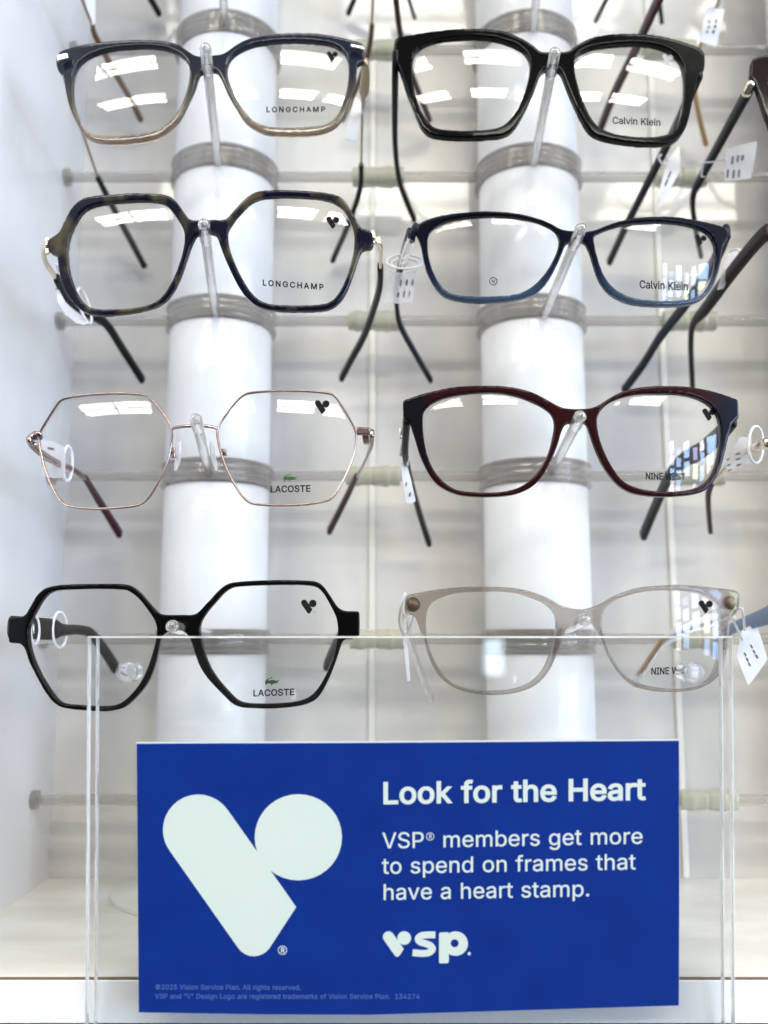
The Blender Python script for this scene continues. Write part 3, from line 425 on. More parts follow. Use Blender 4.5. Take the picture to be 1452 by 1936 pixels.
# ================================================================== columns with collars and pegs
# pegs: (column, base px, tip px, tip Y)
PEGS = {0: [((424, 40), (417, -160), .363), ((412, 305), (388, 86), .3600), ((407, 590), (385, 420), .352), ((395, 893), (370, 790), .346), ((405, 1203), (323, 1184), .352)],
        1: [((1008, 52), (1030, -160), .363), ((1010, 305), (1050, 94), .3625), ((1030, 594), (1100, 428), .356), ((1045, 888), (1098, 785), .348), ((1050, 1200), (1107, 1171), .353)],
        2: [((1560, 52), (1640, -160), .363), ((1565, 305), (1690, 96), .3625), ((1600, 594), (1745, 428), .356), ((1620, 888), (1750, 785), .348), ((1630, 1200), (1770, 1180), .353)]}
COLN = ['left', 'middle', 'right']
CL = ['white tube column nearest the bluish side panel, behind the two pairs with a crocodile print',
      'white tube column behind the crystal, burgundy, blue and glossy black square frames',
      'white tube column beyond the crystal frame, mostly cut off by the edge of the view']
for ci, cx in enumerate(COLX):
    c = thing('display_tower', (cx, YC, ZF), CL[ci], 'display column', 'white tube columns of the eyewear display')
    zs = [ZTOP-.001] + [z for z in (ZR[0]+2*DZ, ZR[0]+DZ)] + ZR + [ZF+.0045]
    for k in range(len(zs)-1):
        top = zs[k] - .0074; bot = zs[k+1] + (.0044 if k < len(zs)-2 else 0)
        if k == 0: top = ZTOP-.002
        prof = [(RC, bot), (RC, top), (RC-.002, top), (RC-.002, bot)]
        prof = [(RC-.0004, bot+.0002), (RC, bot+.0012), (RC, top-.0012), (RC-.0005, top-.0002), (RC-.002, top-.0002), (RC-.002, bot+.0002)]
        v, f = lathe_vf(prof, (cx, YC, 0), 64)
        o = link('tube', v, f, M_TUBE, c); fix_normals(o.data)
    for z in zs[1:-1]:
        prof = [(RC-.0006, z-.0070), (RC+.0016, z-.0073), (RC+.0023, z-.0066), (RC+.0017, z-.0059), (RC+.0011, z-.0054), (RC+.0011, z-.0044), (RC+.0016, z-.0038), (RC+.0011, z-.0031), (RC+.0010, z-.0012), (RC+.0015, z-.0006), (RC+.0010, z), (RC+.0010, z+.0022), (RC+.0017, z+.0030), (RC+.0023, z+.0038), (RC+.0016, z+.0046), (RC-.0006, z+.0043)]
        v, f = lathe_vf(prof, (cx, YC, 0), 64)
        o = link('collar', v, f, M_COLLAR, c); fix_normals(o.data)
    prof = [(.0285, ZF+.0002), (.046, ZF+.0002), (.046, ZF+.0022), (.0445, ZF+.0032), (.0285, ZF+.0045)]
    v, f = lathe_vf(prof, (cx, YC, 0), 64)
    v = [Vector((p[0], min(p[1], YW-.0004), p[2])) for p in v]
    o = link('base_flange', v, f, M_SHELF, c); fix_normals(o.data)
    for (b, t, ty) in PEGS[ci]:
        pb = P(*b, YC-RC-.0016); pt = P(*t, ty)
        d = (pt-pb)
        L = d.length
        q = pb + d*(1-.0165/L)
        sweep('peg', [(*(pb-d.normalized()*.002), .0044, .0044), (*q, .0044, .0044)], M_PEG, c, n=20, smooth_n=0, power=2)
        sl = sweep('peg_tip', [(*(q-d.normalized()*.0006), .0050, .0050), (*(q+d.normalized()*.0012), .0052, .0052), (*(pt-d.normalized()*.0035), .0050, .0050), (*(pt-d.normalized()*.0022), .0050, .0050)], M_SLEEVE, c, n=24, smooth_n=0, power=2)

# ================================================================== cross rods with rubber connectors
RL = ['clear cross rod above the top row of glasses', 'clear cross rod behind the tan faded frame and the square black frame',
      'clear cross rod under the tortoise frame and the blue frame', 'clear cross rod behind the thin rose gold frame and the burgundy frame',
      'clear cross rod level with the top edge of the blue sign stand', 'clear cross rod lowest above the shelf, passing behind the blue sign']
for ri, z in enumerate(ZR):
    r = thing('cross_rod', (XSIDE, YR, z), RL[ri], 'display rod', 'clear rods tying the columns together')
    edges = [XSIDE+.0012, COLX[0]-RC-.0013, COLX[0]+RC+.0013, COLX[1]-RC-.0013, COLX[1]+RC+.0013, COLX[2]-RC-.0013, COLX[2]+RC+.0013, XR_END-.002]
    for k in range(0, 8, 2):
        sweep('rod', [(edges[k], YR, z, .0058, .0058), (edges[k+1], YR, z, .0058, .0058)], M_ROD, r, n=20, smooth_n=0, power=2, side=Vector((0, 1, 0)), round_ends=False)
    v = [Vector(p) for p in lathe_vf([(0, 0), (.0048, 0), (.0048, .0028), (0, .0028)], (0, 0, 0), 24)[0]]
    f = lathe_vf([(0, 0), (.0048, 0), (.0048, .0028), (0, .0028)], (0, 0, 0), 24)[1]
    v = [Vector((XSIDE+p.z+.0002, YR+p.y, z+p.x)) for p in v]
    o = link('end_cap', v, f, M_ROD, r); fix_normals(o.data)
    for sx in (SEAM[0]+.0015, SEAM[1]+.004, SEAM[2]):
        rnd = random.Random(ri*7+int(sx*1000))
        dx = rnd.uniform(-.002, .002); pts = []
        for t, w in ((-.0142, .0098), (-.0118, .0101), (-.009, .0112), (-.006, .0103), (-.002, .0101), (-.0008, .0093), (.0006, .0103), (.004, .0108), (.0072, .0115), (.009, .0104), (.0125, .0107), (.0142, .0103)):
            pts.append((sx+dx+t, YR, z, w+rnd.uniform(-.0003, .0003), w+rnd.uniform(-.0003, .0003)))
        o = sweep('connector', pts, M_CONN, r, n=20, smooth_n=3, power=2.6, side=Vector((0, 1, 0)), round_ends=False)

# ================================================================== glasses
def off(l, ox, oy, s=4.0): return [(ox+a/s, oy+b/s) for a, b in l]
SH = {}
SH['tan'] = dict(outer=off([(1165,262),(1110,252),(1050,215),(985,172),(900,150),(800,140),(640,138),(480,148),(340,162),(220,185),(130,210),(85,235),(68,265),(62,300),(68,345),(85,380),(115,400),(122,430),(130,500),(150,600),(180,690),(225,780),(265,845),(320,885),(400,907),(500,912),(620,905),(740,890),(850,860),(930,800),(980,750),(1020,690),(1060,610),(1110,500),(1140,410),(1165,380)],90,40)
  + off([(140,368),(175,400),(205,460),(250,560),(310,660),(370,745),(440,800),(520,838),(620,850),(760,853),(880,848),(980,825),(1050,790),(1100,740),(1140,670),(1175,580),(1200,500),(1213,420),(1222,330),(1240,315),(1268,300),(1275,260),(1275,200),(1255,165),(1200,145),(1100,120),(1000,100),(880,88),(760,85),(640,90),(540,102),(440,120),(360,145),(290,185),(235,225),(190,245),(140,252)],370,40),
  left=off([(620,188),(500,200),(400,222),(310,258),(240,310),(205,370),(190,440),(188,540),(200,640),(235,740),(275,810),(340,850),(430,862),(560,862),(700,848),(820,820),(900,770),(960,710),(1010,630),(1050,520),(1070,420),(1068,340),(1040,285),(990,240),(920,208),(830,190),(720,183)],90,40),
  right=off([(560,152),(440,172),(340,210),(270,265),(240,330),(242,410),(270,500),(310,590),(370,680),(440,750),(520,785),(620,800),(760,800),(880,790),(980,775),(1050,730),(1095,660),(1130,560),(1150,460),(1155,350),(1140,270),(1100,210),(1030,170),(920,150),(800,142),(680,143)],370,40))
SH['square'] = dict(outer=off([(1290,270),(1210,265),(1160,225),(1090,180),(1010,140),(920,110),(800,95),(680,92),(540,98),(380,115),(240,138),(130,160),(105,185),(98,230),(95,300),(112,335),(130,370),(160,450),(195,560),(235,670),(280,780),(320,850),(370,890),(440,908),(560,918),(700,918),(820,912),(920,900),(990,865),(1050,790),(1110,680),(1160,570),(1200,460),(1225,415),(1262,395)],720,30)
  + off([(180,400),(215,440),(250,530),(300,650),(350,750),(400,840),(450,890),(520,920),(640,945),(780,962),(900,966),(1000,962),(1060,945),(1110,905),(1150,840),(1180,740),(1205,620),(1235,500),(1248,440),(1280,420),(1292,370),(1292,300),(1275,260),(1230,230),(1150,200),(1050,170),(950,148),(840,135),(700,130),(560,138),(440,160),(360,195),(300,235),(260,262),(200,270)],1010,30),
  left=off([(580,155),(450,170),(340,205),(270,260),(245,330),(240,420),(250,540),(280,650),(325,750),(380,820),(440,850),(560,862),(720,862),(860,848),(940,815),(1010,740),(1060,650),(1100,540),(1125,430),(1128,340),(1095,270),(1030,220),(940,185),(840,160),(720,150)],720,30),
  right=off([(600,208),(470,225),(380,255),(320,300),(305,360),(315,450),(345,560),(390,680),(440,780),(500,840),(600,885),(740,908),(880,912),(980,900),(1050,870),(1095,800),(1125,700),(1140,580),(1140,460),(1125,370),(1085,300),(1020,250),(920,215),(800,200),(700,200)],1010,30))
SH['tortoise'] = dict(outer=off([(1265,300),(1195,295),(1150,240),(1100,170),(1050,125),(990,105),(880,98),(740,98),(600,108),(460,118),(380,140),(320,185),(280,240),(240,320),(205,390),(160,425),(125,450),(115,480),(120,520),(140,550),(185,570),(195,620),(210,720),(240,820),(290,900),(350,965),(420,1005),(500,1018),(600,1015),(740,1000),(860,975),(940,950),(1010,905),(1070,830),(1120,730),(1160,620),(1200,500),(1235,425),(1275,400)],60,340)
  + off([(85,400),(120,430),(145,500),(180,590),(220,680),(270,780),(330,870),(400,935),(480,970),(600,985),(760,988),(880,985),(970,970),(1040,925),(1090,860),(1130,770),(1170,660),(1200,570),(1225,525),(1280,515),(1305,490),(1305,440),(1290,390),(1240,370),(1200,345),(1160,270),(1110,185),(1060,130),(1000,105),(880,85),(740,75),(580,72),(440,82),(370,110),(310,160),(250,225),(200,280),(165,298),(85,298)],380,340),
  left=off([(600,165),(480,185),(400,220),(350,275),(310,350),(280,430),(265,520),(270,620),(290,720),(325,820),(370,900),(430,955),(520,975),(680,972),(820,955),(920,925),(990,870),(1050,780),(1100,670),(1140,540),(1155,430),(1140,360),(1100,290),(1050,220),(1000,175),(930,155),(800,150),(700,155)],60,340),
  right=off([(560,120),(460,130),(380,160),(320,215),(260,285),(210,360),(200,420),(215,510),(245,600),(290,700),(340,790),(390,860),(450,910),(540,938),(700,945),(860,942),(960,925),(1020,880),(1070,800),(1110,700),(1145,580),(1160,460),(1150,370),(1120,290),(1075,215),(1020,170),(940,140),(820,125),(680,118)],380,340))
SH['blue'] = dict(outer=off([(1370,222),(1290,210),(1200,165),(1100,125),(980,95),(850,78),(700,73),(560,82),(420,98),(330,118),(265,140),(215,165),(190,200),(190,245),(208,285),(225,340),(240,420),(265,520),(310,610),(370,690),(440,730),(560,755),(700,762),(840,755),(960,740),(1060,710),(1130,665),(1200,580),(1250,490),(1290,400),(1320,325),(1368,300)],740,380)
  + off([(215,305),(240,330),(270,400),(300,500),(340,600),(400,680),(480,735),(580,770),(700,785),(840,790),(960,785),(1060,765),(1130,725),(1190,650),(1230,550),(1260,430),(1275,330),(1300,310),(1310,270),(1300,220),(1270,190),(1180,165),(1060,140),(940,120),(780,113),(640,120),(520,140),(420,170),(330,205),(280,220),(215,228)],1050,380),
  left=off([(700,110),(560,120),(430,145),(340,185),(290,235),(275,300),(280,400),(305,500),(345,590),(400,660),(470,700),(580,715),(740,718),(880,710),(980,690),(1070,640),(1150,560),(1210,470),(1255,370),(1270,290),(1250,230),(1190,185),(1090,145),(960,120),(830,108)],740,380),
  right=off([(700,155),(560,165),(430,195),(330,235),(295,270),(300,340),(325,440),(360,540),(410,620),(480,680),(580,725),(700,745),(850,752),(980,745),(1070,725),(1130,680),(1180,590),(1210,480),(1215,380),(1200,300),(1160,240),(1090,200),(980,170),(840,155)],1050,380))
SH['wire'] = dict(left=off([(720,97),(600,103),(480,115),(390,130),(335,155),(290,215),(230,310),(185,390),(175,450),(190,540),(215,650),(260,770),(310,870),(370,935),(450,958),(580,968),(720,965),(850,953),(940,935),(1000,890),(1060,800),(1120,680),(1160,570),(1178,450),(1175,360),(1130,270),(1070,190),(1010,130),(960,107),(860,98)],30,720),
  right=off([(700,75),(580,78),(450,88),(370,105),(310,155),(240,240),(185,320),(165,390),(175,480),(205,590),(250,700),(310,810),(370,890),(430,928),(540,940),(700,942),(850,932),(970,912),(1030,885),(1090,800),(1150,680),(1195,560),(1213,450),(1205,370),(1160,280),(1100,180),(1050,115),(1000,95),(880,82)],370,720))
SH['burgundy'] = dict(outer=off([(1385,250),(1300,245),(1240,225),(1160,180),(1060,130),(960,98),(840,78),(700,72),(560,75),(430,88),(300,115),(200,140),(110,172),(70,190),(68,260),(72,320),(90,345),(120,355),(135,400),(160,480),(190,580),(230,680),(280,770),(340,830),(420,875),(520,905),(660,915),(800,912),(920,895),(1020,855),(1090,800),(1150,720),(1200,620),(1240,520),(1270,420),(1300,370),(1345,355)],745,710)
  + off([(215,352),(245,380),(270,450),(310,560),(360,670),(420,760),(490,835),(570,880),(680,905),(820,915),(960,908),(1080,890),(1160,850),(1220,770),(1260,680),(1290,560),(1320,430),(1345,360),(1385,325),(1388,280),(1382,190),(1340,165),(1240,130),(1120,100),(980,80),(840,75),(700,80),(580,98),(480,130),(400,175),(330,220),(260,245),(180,250)],1050,710),
  left=off([(680,125),(540,135),(420,155),(330,185),(265,225),(225,280),(218,360),(225,460),(245,570),(280,670),(330,750),(400,820),(490,865),(620,880),(780,880),(900,860),(990,820),(1060,760),(1120,680),(1170,580),(1200,470),(1215,370),(1200,300),(1150,250),(1060,200),(940,155),(820,130)],745,710),
  right=off([(760,132),(620,138),(500,165),(410,205),(350,260),(320,320),(322,400),(345,500),(390,610),(440,700),(510,790),(600,840),(720,868),(860,875),(980,868),(1080,840),(1160,780),(1210,690),(1240,570),(1252,450),(1245,350),(1215,270),(1150,205),(1050,160),(920,137)],1050,710))
SH['black'] = dict(outer=off([(1400,329),(1240,328),(1190,305),(1130,240),(1060,160),(1000,115),(940,97),(820,93),(640,95),(480,100),(380,115),(320,140),(270,190),(230,260),(190,325),(150,348),(75,355),(63,375),(63,525),(80,542),(150,550),(185,590),(220,690),(270,790),(330,900),(390,980),(450,1025),(540,1045),(700,1058),(800,1062),(900,1045),(960,1015),(1040,940),(1110,850),(1160,740),(1190,620),(1215,515),(1250,470),(1320,440)],0,1080)
  + off([(0,435),(40,465),(75,510),(110,610),(145,710),(200,800),(270,880),(340,950),(400,1005),(460,1030),(560,1038),(700,1040),(850,1028),(960,1005),(1040,960),(1100,870),(1150,760),(1190,650),(1220,560),(1245,520),(1345,490),(1358,470),(1358,320),(1335,302),(1260,300),(1200,275),(1150,205),(1100,130),(1050,85),(980,70),(820,65),(640,67),(440,78),(360,95),(300,135),(240,200),(180,265),(130,315),(80,330)],340,1080),
  left=off([(600,135),(480,140),(400,150),(345,180),(300,240),(255,320),(220,400),(212,470),(220,570),(250,670),(300,780),(360,880),(420,960),(480,1000),(600,1012),(740,1020),(850,1015),(920,990),(1000,920),(1060,840),(1110,740),(1150,620),(1180,500),(1183,430),(1165,370),(1120,300),(1050,210),(980,155),(920,138),(760,132)],0,1080),
  right=off([(640,105),(480,112),(390,125),(330,165),(270,230),(210,300),(165,370),(150,430),(165,520),(185,610),(225,720),(290,820),(360,900),(430,970),(500,995),(620,1002),(760,998),(880,985),(970,955),(1040,890),(1100,790),(1150,680),(1180,570),(1195,460),(1185,360),(1150,280),(1100,190),(1050,130),(980,107),(820,102)],340,1080))
SH['crystal'] = dict(outer=off([(1400,246),(1350,240),(1260,215),(1170,165),(1060,120),(940,90),(800,78),(640,75),(480,80),(340,95),(200,118),(110,138),(90,160),(82,200),(80,260),(100,285),(150,295),(170,330),(195,400),(225,480),(255,580),(290,670),(340,750),(410,815),(500,860),(620,890),(760,898),(900,885),(1020,850),(1100,800),(1170,720),(1220,620),(1260,520),(1290,430),(1320,370),(1380,328)],745,1090)
  + off([(180,318),(235,325),(270,345),(300,380),(330,440),(360,500),(400,590),(450,680),(520,770),(600,830),(700,862),(840,876),(980,870),(1100,845),(1200,790),(1260,720),(1290,620),(1310,500),(1320,400),(1335,320),(1355,285),(1388,240),(1395,160),(1385,120),(1340,100),(1220,85),(1080,68),(930,60),(780,68),(640,80),(520,115),(420,160),(340,205),(260,235),(200,248)],1050,1090),
  left=off([(640,115),(500,122),(400,145),(310,185),(265,230),(245,300),(245,400),(265,520),(300,620),(350,710),(420,790),(510,835),(640,860),(800,862),(920,845),(1020,805),(1100,740),(1160,640),(1200,520),(1225,400),(1225,320),(1200,260),(1140,205),(1040,160),(920,125),(780,112)],745,1090),
  right=off([(860,103),(720,108),(600,130),(490,165),(410,210),(365,270),(355,350),(370,440),(400,540),(450,640),(510,720),(580,780),(680,820),(820,845),(960,848),(1080,830),(1160,780),(1210,700),(1240,590),(1250,460),(1250,330),(1235,240),(1180,170),(1100,130),(980,108)],1050,1090))

# acetate and metal colours
A_TAN = mat('acetate_navy_to_tan', (0, 0, 0), .06, spec=.25)
gradient(A_TAN, [(0, (.40, .31, .235)), (.18, (.28, .215, .16)), (.38, (.075, .065, .045)), (.62, (.016, .02, .032)), (1, (.010, .013, .026))])
clear_acetate(A_TAN, [(.08, .8), (.5, 0.)])
A_SQ = mat('acetate_black', (.002, .002, .0022), .08, spec=.12)
A_TORT = mat('acetate_tortoise', (0, 0, 0), .06, spec=.25)
add_noise(A_TORT, (.003, .004, .013), (.070, .056, .034), 60, 3, (1.2, .3, .8), .50, .62, rot=(0, .6, 0))
A_BLUE = mat('acetate_navy_to_blue', (0, 0, 0), .06, spec=.14)
gradient(A_BLUE, [(0, (.07, .12, .21)), (.30, (.010, .020, .050)), (.50, (.0035, .005, .014)), (1, (.002, .003, .008))])
clear_acetate(A_BLUE, [(.02, .65), (.4, 0.)])
A_BURG = mat('acetate_burgundy', (0, 0, 0), .06, spec=.18)
gradient(A_BURG, [(0, (.002, .002, .004)), (.055, (.003, .002, .004)), (.10, (.019, .0028, .004)), (.90, (.019, .0028, .004)), (.945, (.003, .004, .012)), (1, (.003, .007, .024))], axis=0)
A_BLK = mat('acetate_soft_black', (.002, .002, .0022), .14, spec=.14)
A_CRY = mat('acetate_crystal', (.30, .235, .19), .0, trans=1., ior=1.49)
see_through(A_CRY, .48)
T_BLACK = mat('temple_black', (.006, .006, .007), .3, spec=.25)
T_DARK = mat('temple_charcoal', (.014, .013, .012), .35, spec=.3)
T_BROWN = mat('temple_brown', (.12, .060, .028), .3)
T_BURG = mat('temple_burgundy', (.040, .006, .010), .3, spec=.3)
T_NAVY = mat('temple_navy', (.004, .008, .020), .35, spec=.3)
T_DKBR = mat('temple_dark_brown', (.018, .009, .007), .35, spec=.3)
T_HONEY = mat('temple_honey', (.42, .27, .12), .35)
T_GREY = mat('temple_grey_green', (.10, .10, .085), .35)
T_SLATE = mat('temple_slate', (.10, .15, .25), .35)
T_CLEAR = mat('temple_crystal', (.86, .80, .76), .12, trans=.85, ior=1.25)
T_BRASS = mat('dull_brass', (.42, .33, .22), .35, metal=.8)

def shift(l, dx, dy): return [(a+dx, b+dy) for a, b in l]
def center(l): return (sum(p[0] for p in l)/len(l), sum(p[1] for p in l)/len(l))
def make_lens(lp, Yf, parent, R, name='lens', tilt=(0, 0)):
    """curved clear sheet filling a rim; returns its depth function"""
    lp = catmull(dedupe(lp), 3, True); cx, cy = center(lp)
    s = ppm(cy, Yf(cx, cy))
    def ylens(x, y):
        dx, dy = (x-cx)/s, (y-cy)/s
        r2 = dx*dx+dy*dy
        return Yf(cx, cy) + .0006 + (R - math.sqrt(max(R*R - r2, 1e-9))) - .0012 + tilt[0]*dx + tilt[1]*(-dy)
    vs, fs = [P(cx, cy, ylens(cx, cy))], []; n = len(lp); K = 14
    for k in range(1, K+1):
        t = k/K
        for (x, y) in lp:
            X, Y = cx+(x-cx)*t, cy+(y-cy)*t
            vs.append(P(X, Y, ylens(X, Y)))
    for j in range(n): fs.append((0, 1+(j+1) % n, 1+j))
    for k in range(K-1):
        for j in range(n):
            a = 1+k*n+j; b = 1+k*n+(j+1) % n
            fs.append((a, b, b+n, a+n))
    N = len(vs)
    vs += [v + Vector((0, .0005, 0)) for v in vs]
    fs += [tuple(reversed([i+N for i in f])) for f in fs]
    a0 = 1+(K-1)*n
    for j in range(n):
        fs.append((a0+j, a0+(j+1) % n, a0+(j+1) % n+N, a0+j+N))
    o = link(name, vs, fs, M_LENS, parent, sharp=30)
    fix_normals(o.data)
    return o, ylens
def make_front(name, sh, Yf, m, parent, thick=.0036, voxel=.00042, smooth=7):
    outer = catmull(dedupe(sh['outer']), 3, True)
    loops = [outer] + [catmull(dedupe(shrink(sh[k], 1.0)), 3, True) for k in ('left', 'right')]
    f1 = lambda x, y: P(x, y, Yf(x, y)-thick*.35)
    f2 = lambda x, y: P(x, y, Yf(x, y)-thick*.35) + Vector((0, thick, 0))
    v, f = slab_vf(loops, f1, f2)
    o = link(name, v, f, m, parent, smooth=False); fix_normals(o.data)
    rm = o.modifiers.new('remesh', 'REMESH'); rm.mode = 'VOXEL'; rm.voxel_size = voxel; rm.use_smooth_shade = True
    sm = o.modifiers.new('smooth', 'SMOOTH'); sm.factor = .5; sm.iterations = smooth
    dg = bpy.context.evaluated_depsgraph_get(); dg.update()
    me = bpy.data.meshes.new_from_object(o.evaluated_get(dg)); me.name = name
    o.modifiers.clear(); o.data = me
    me.polygons.foreach_set('use_smooth', [True]*len(me.polygons))
    return o
def shrink(l, d):
    return l
def lettering(name, loops, ylens, lens, m=M_BLACK, gap=.00025):
    f1 = lambda x, y: P(x, y, ylens(x, y)-gap)
    f2 = lambda x, y: P(x, y, ylens(x, y)-gap*.3)
    v, f = slab_vf(loops, f1, f2, True)
    o = link(name, v, f, m, lens, smooth=False); fix_normals(o.data)
    return o
def heart(cx, cy, s, ylens, lens, rot=0., m=M_BLACK, name='heart_stamp'):
    a, b = heart_loops(cx, cy, s, rot)
    f1 = lambda x, y: P(x, y, ylens(x, y)-.00025)
    f2 = lambda x, y: P(x, y, ylens(x, y)-.00008)
    v, f = slab_vf([a], f1, f2)
    v2, f2_ = slab_vf([b], lambda x, y: P(x, y, ylens(x, y)-.0003), f2)
    n = len(v); v += v2; f += [tuple(i+n for i in q) for q in f2_]
    o = link(name, v, f, m, lens, smooth=False)
    fix_normals(o.data); return o
def temple(parent, segs, label=None):
    """segs: list of (material, part name, [(px,py,Y,w,h)...]); the first is the temple, the rest its sub-parts"""
    root = None
    for i, (m, nm, pts) in enumerate(segs):
        o = sweep(nm, px_path(pts), m, root if root else parent, n=14, power=3.0)
        if i == 0: root = o
    return root
def quad_block(name, quad, Y, thick, m, parent, bev=.0003, dY=(0, 0, 0, 0)):
    a = [P(q[0], q[1], Y+d) for q, d in zip(quad, dY)]
    v = a + [p+Vector((0, thick, 0)) for p in a]
    f = [(0, 1, 2, 3), (7, 6, 5, 4), (0, 4, 5, 1), (1, 5, 6, 2), (2, 6, 7, 3), (3, 7, 4, 0)]
    o = link(name, v, f, m, parent); fix_normals(o.data)
    if bev: bevel_obj(o, bev)
    return o

GROUPS = 'eyeglass frames hung on the clear pegs'
def glasses(key, label, Y0, m, temples, dx=0, dy=0, wrap=.006, R=.14, plates=None, voxel=.00042, tilt=(0, 0), thick=.0036, pan=0.):
    sh = {k: shift(v, dx, dy) for k, v in SH[key].items()}
    allp = sh.get('outer', sh['left']+sh['right'])
    x0, x1 = min(p[0] for p in allp), max(p[0] for p in allp); xc = (x0+x1)/2; hw = (x1-x0)/2
    yc0 = center(allp)[1]; s0 = ppm(yc0, Y0); tp = math.tan(math.radians(pan))
    Yf = lambda x, y: Y0 + wrap*((x-xc)/hw)**2 + tp*(yc0-y)/s0
    g = thing('eyeglasses', P(xc, center(allp)[1], Y0), label, 'eyeglasses', GROUPS)
    if 'outer' in sh: make_front('front_frame', sh, Yf, m, g, voxel=voxel, thick=thick)
    else:
        for k in ('left', 'right'):
            pts = catmull(dedupe(sh[k]), 4, True)
            path = [(*P(a, b, Yf(a, b)), .0016, .0010) for a, b in pts]
            vs, fs = sweep_vf(path, 10, True, 2.2, Vector((0, 1, 0)))
            link('rim', vs, fs, m, g, sharp=80)
    lens = []
    for k in ('left', 'right'):
        grow = sh[k]
        if 'outer' in sh:
            c = center(grow); grow = [(c[0]+(a-c[0])*1.015, c[1]+(b-c[1])*1.015) for a, b in grow]
        sx = -1 if k == 'left' else 1
        slope = sx*wrap*2*.5/(hw/ppm(800, Y0))*.9
        lens.append(make_lens(grow, Yf, g, R, tilt=(slope+tilt[0], tp)))
    for t in temples: temple(g, t)
    for q, Y in (plates or []): quad_block('corner_plate', q, Y, .0016, M_SILVER if m is A_TAN else M_GOLD, g)
    return g, lens, Yf

# ------------------------------------------------------------------ the eight pairs facing the camera
g, lens, Yf = glasses('tan', 'square frame fading from navy to tan with silver corner plates, above the tortoise pair', .383, A_TAN, [
  [(T_BRASS, 'temple', [(117,116,.391,2.2,3.0),(128,165,.402,1.6,2.6),(160,262,.436,1.1,1.9),(186,338,.464,1.1,1.9)]),
   (T_BLACK, 'temple_tip', [(185,336,.463,2.4,3.6),(210,385,.477,2.8,4.4),(250,460,.496,3.0,5.0),(273,503,.504,3.0,5.4)])],
  [(T_BRASS, 'temple', [(690,118,.391,3.4,5.0),(691,140,.398,4.0,6.0),(688,172,.406,4.6,5.5),(686,192,.412,1.6,2.0),(684,255,.436,1.2,2.0),(683,314,.455,1.2,2.0)]),
   (T_BLACK, 'temple_tip', [(683,312,.455,2.6,3.6),(680,360,.468,2.8,4.4),(658,425,.486,3.0,5.0),(629,492,.503,3.0,5.4)])]],
  plates=[([(107,104),(127,99),(129,109),(108,115)], .3835), ([(663,82),(688,87),(689,94),(664,88)], .3835)], )
yl = lens[1][1]; L = lens[1][0]
lettering('brand_lettering', text_loops('LONGCHAMP', 503, 212, 112, 9.6, -.005, 150, 26), yl, L)
heart(628, 107, 19, yl, L, .05); lettering('trademark_sign', text_loops('TM', 635, 117.5, 6, 3.2), yl, L)

g, lens, Yf = glasses('square', 'glossy black square frame with a thick brow line, above the blue frame', .385, A_SQ, [
  [(T_BLACK, 'temple', [(748,100,.391,3.2,6.5),(747,150,.398,3.2,6.5),(747,270,.436,2.8,5.5),(755,340,.460,2.6,5),(768,378,.472,2.8,5),(783,414,.485,2.8,5)])],
  [(T_BLACK, 'temple', [(1322,140,.391,3.2,6.5),(1300,190,.405,3.2,6.5),(1262,272,.430,3,6),(1210,375,.462,3,5.5),(1180,435,.480,3,5.5),(1152,495,.500,3,5.5)])]],
  wrap=.006, thick=.0042)
yl = lens[1][1]; L = lens[1][0]
M_GREYINK = mat('silvery_ink', (.33, .32, .31), .35)
lettering('brand_lettering', text_loops('Calvin Klein', 1157.5, 233.5, 92, 12.6, .045, -6, 15), yl, L)
heart(1262, 112, 19, yl, L, .12, M_GREYINK)
for xb in (1020, 1060):
    pass

g, lens, Yf = glasses('tortoise', 'navy and brown tortoise six sided frame with pale gold hinges, under the tan faded pair', .367, A_TORT, [
  [(M_GOLD, 'temple', [(88,462,.374,1.6,2.6),(82,472,.378,2.0,3.2),(86,495,.386,1.6,3.0),(98,514,.394,1.4,3.0),(108,528,.400,1.4,3.0)]),
   (T_BLACK, 'temple_tip', [(107,526,.399,2.8,4.6),(128,562,.415,2.8,5.4),(163,590,.436,2.8,5.6),(200,612,.455,2.8,5.2),(235,665,.474,3.0,5.6),(269,718,.490,3.0,5.8)])],
  [(M_GOLD, 'temple', [(712,456,.374,1.6,2.6),(719,468,.380,2.0,3.2),(720,488,.388,1.6,3.0),(719,508,.396,1.4,3.0)]),
   (T_BLACK, 'temple_tip', [(719,504,.395,2.8,4.6),(718,540,.410,2.8,5.6),(706,585,.432,2.8,5.6),(688,635,.455,3.0,5.4),(665,678,.474,3.0,5.6),(646,714,.490,3.0,5.8)])]],
  wrap=.007, R=.14, pan=-4,
  plates=[([(85,452),(108,450),(111,457),(108,462),(85,464)][:4], .3735), ([(84,449),(92,448),(93,478),(85,480)], .3745), ([(680,441),(706,439),(707,449),(682,450)], .3735), ([(700,436),(708,434),(710,449),(703,452)], .3730), ([(702,448),(719,446),(720,460),(702,461)], .3742)])
yl = lens[1][1]; L = lens[1][0]
lettering('brand_lettering', text_loops('LONGCHAMP', 496, 539.5, 116, 10.4, .072, 150, 26), yl, L)
heart(629, 421, 22.5, yl, L, .03)

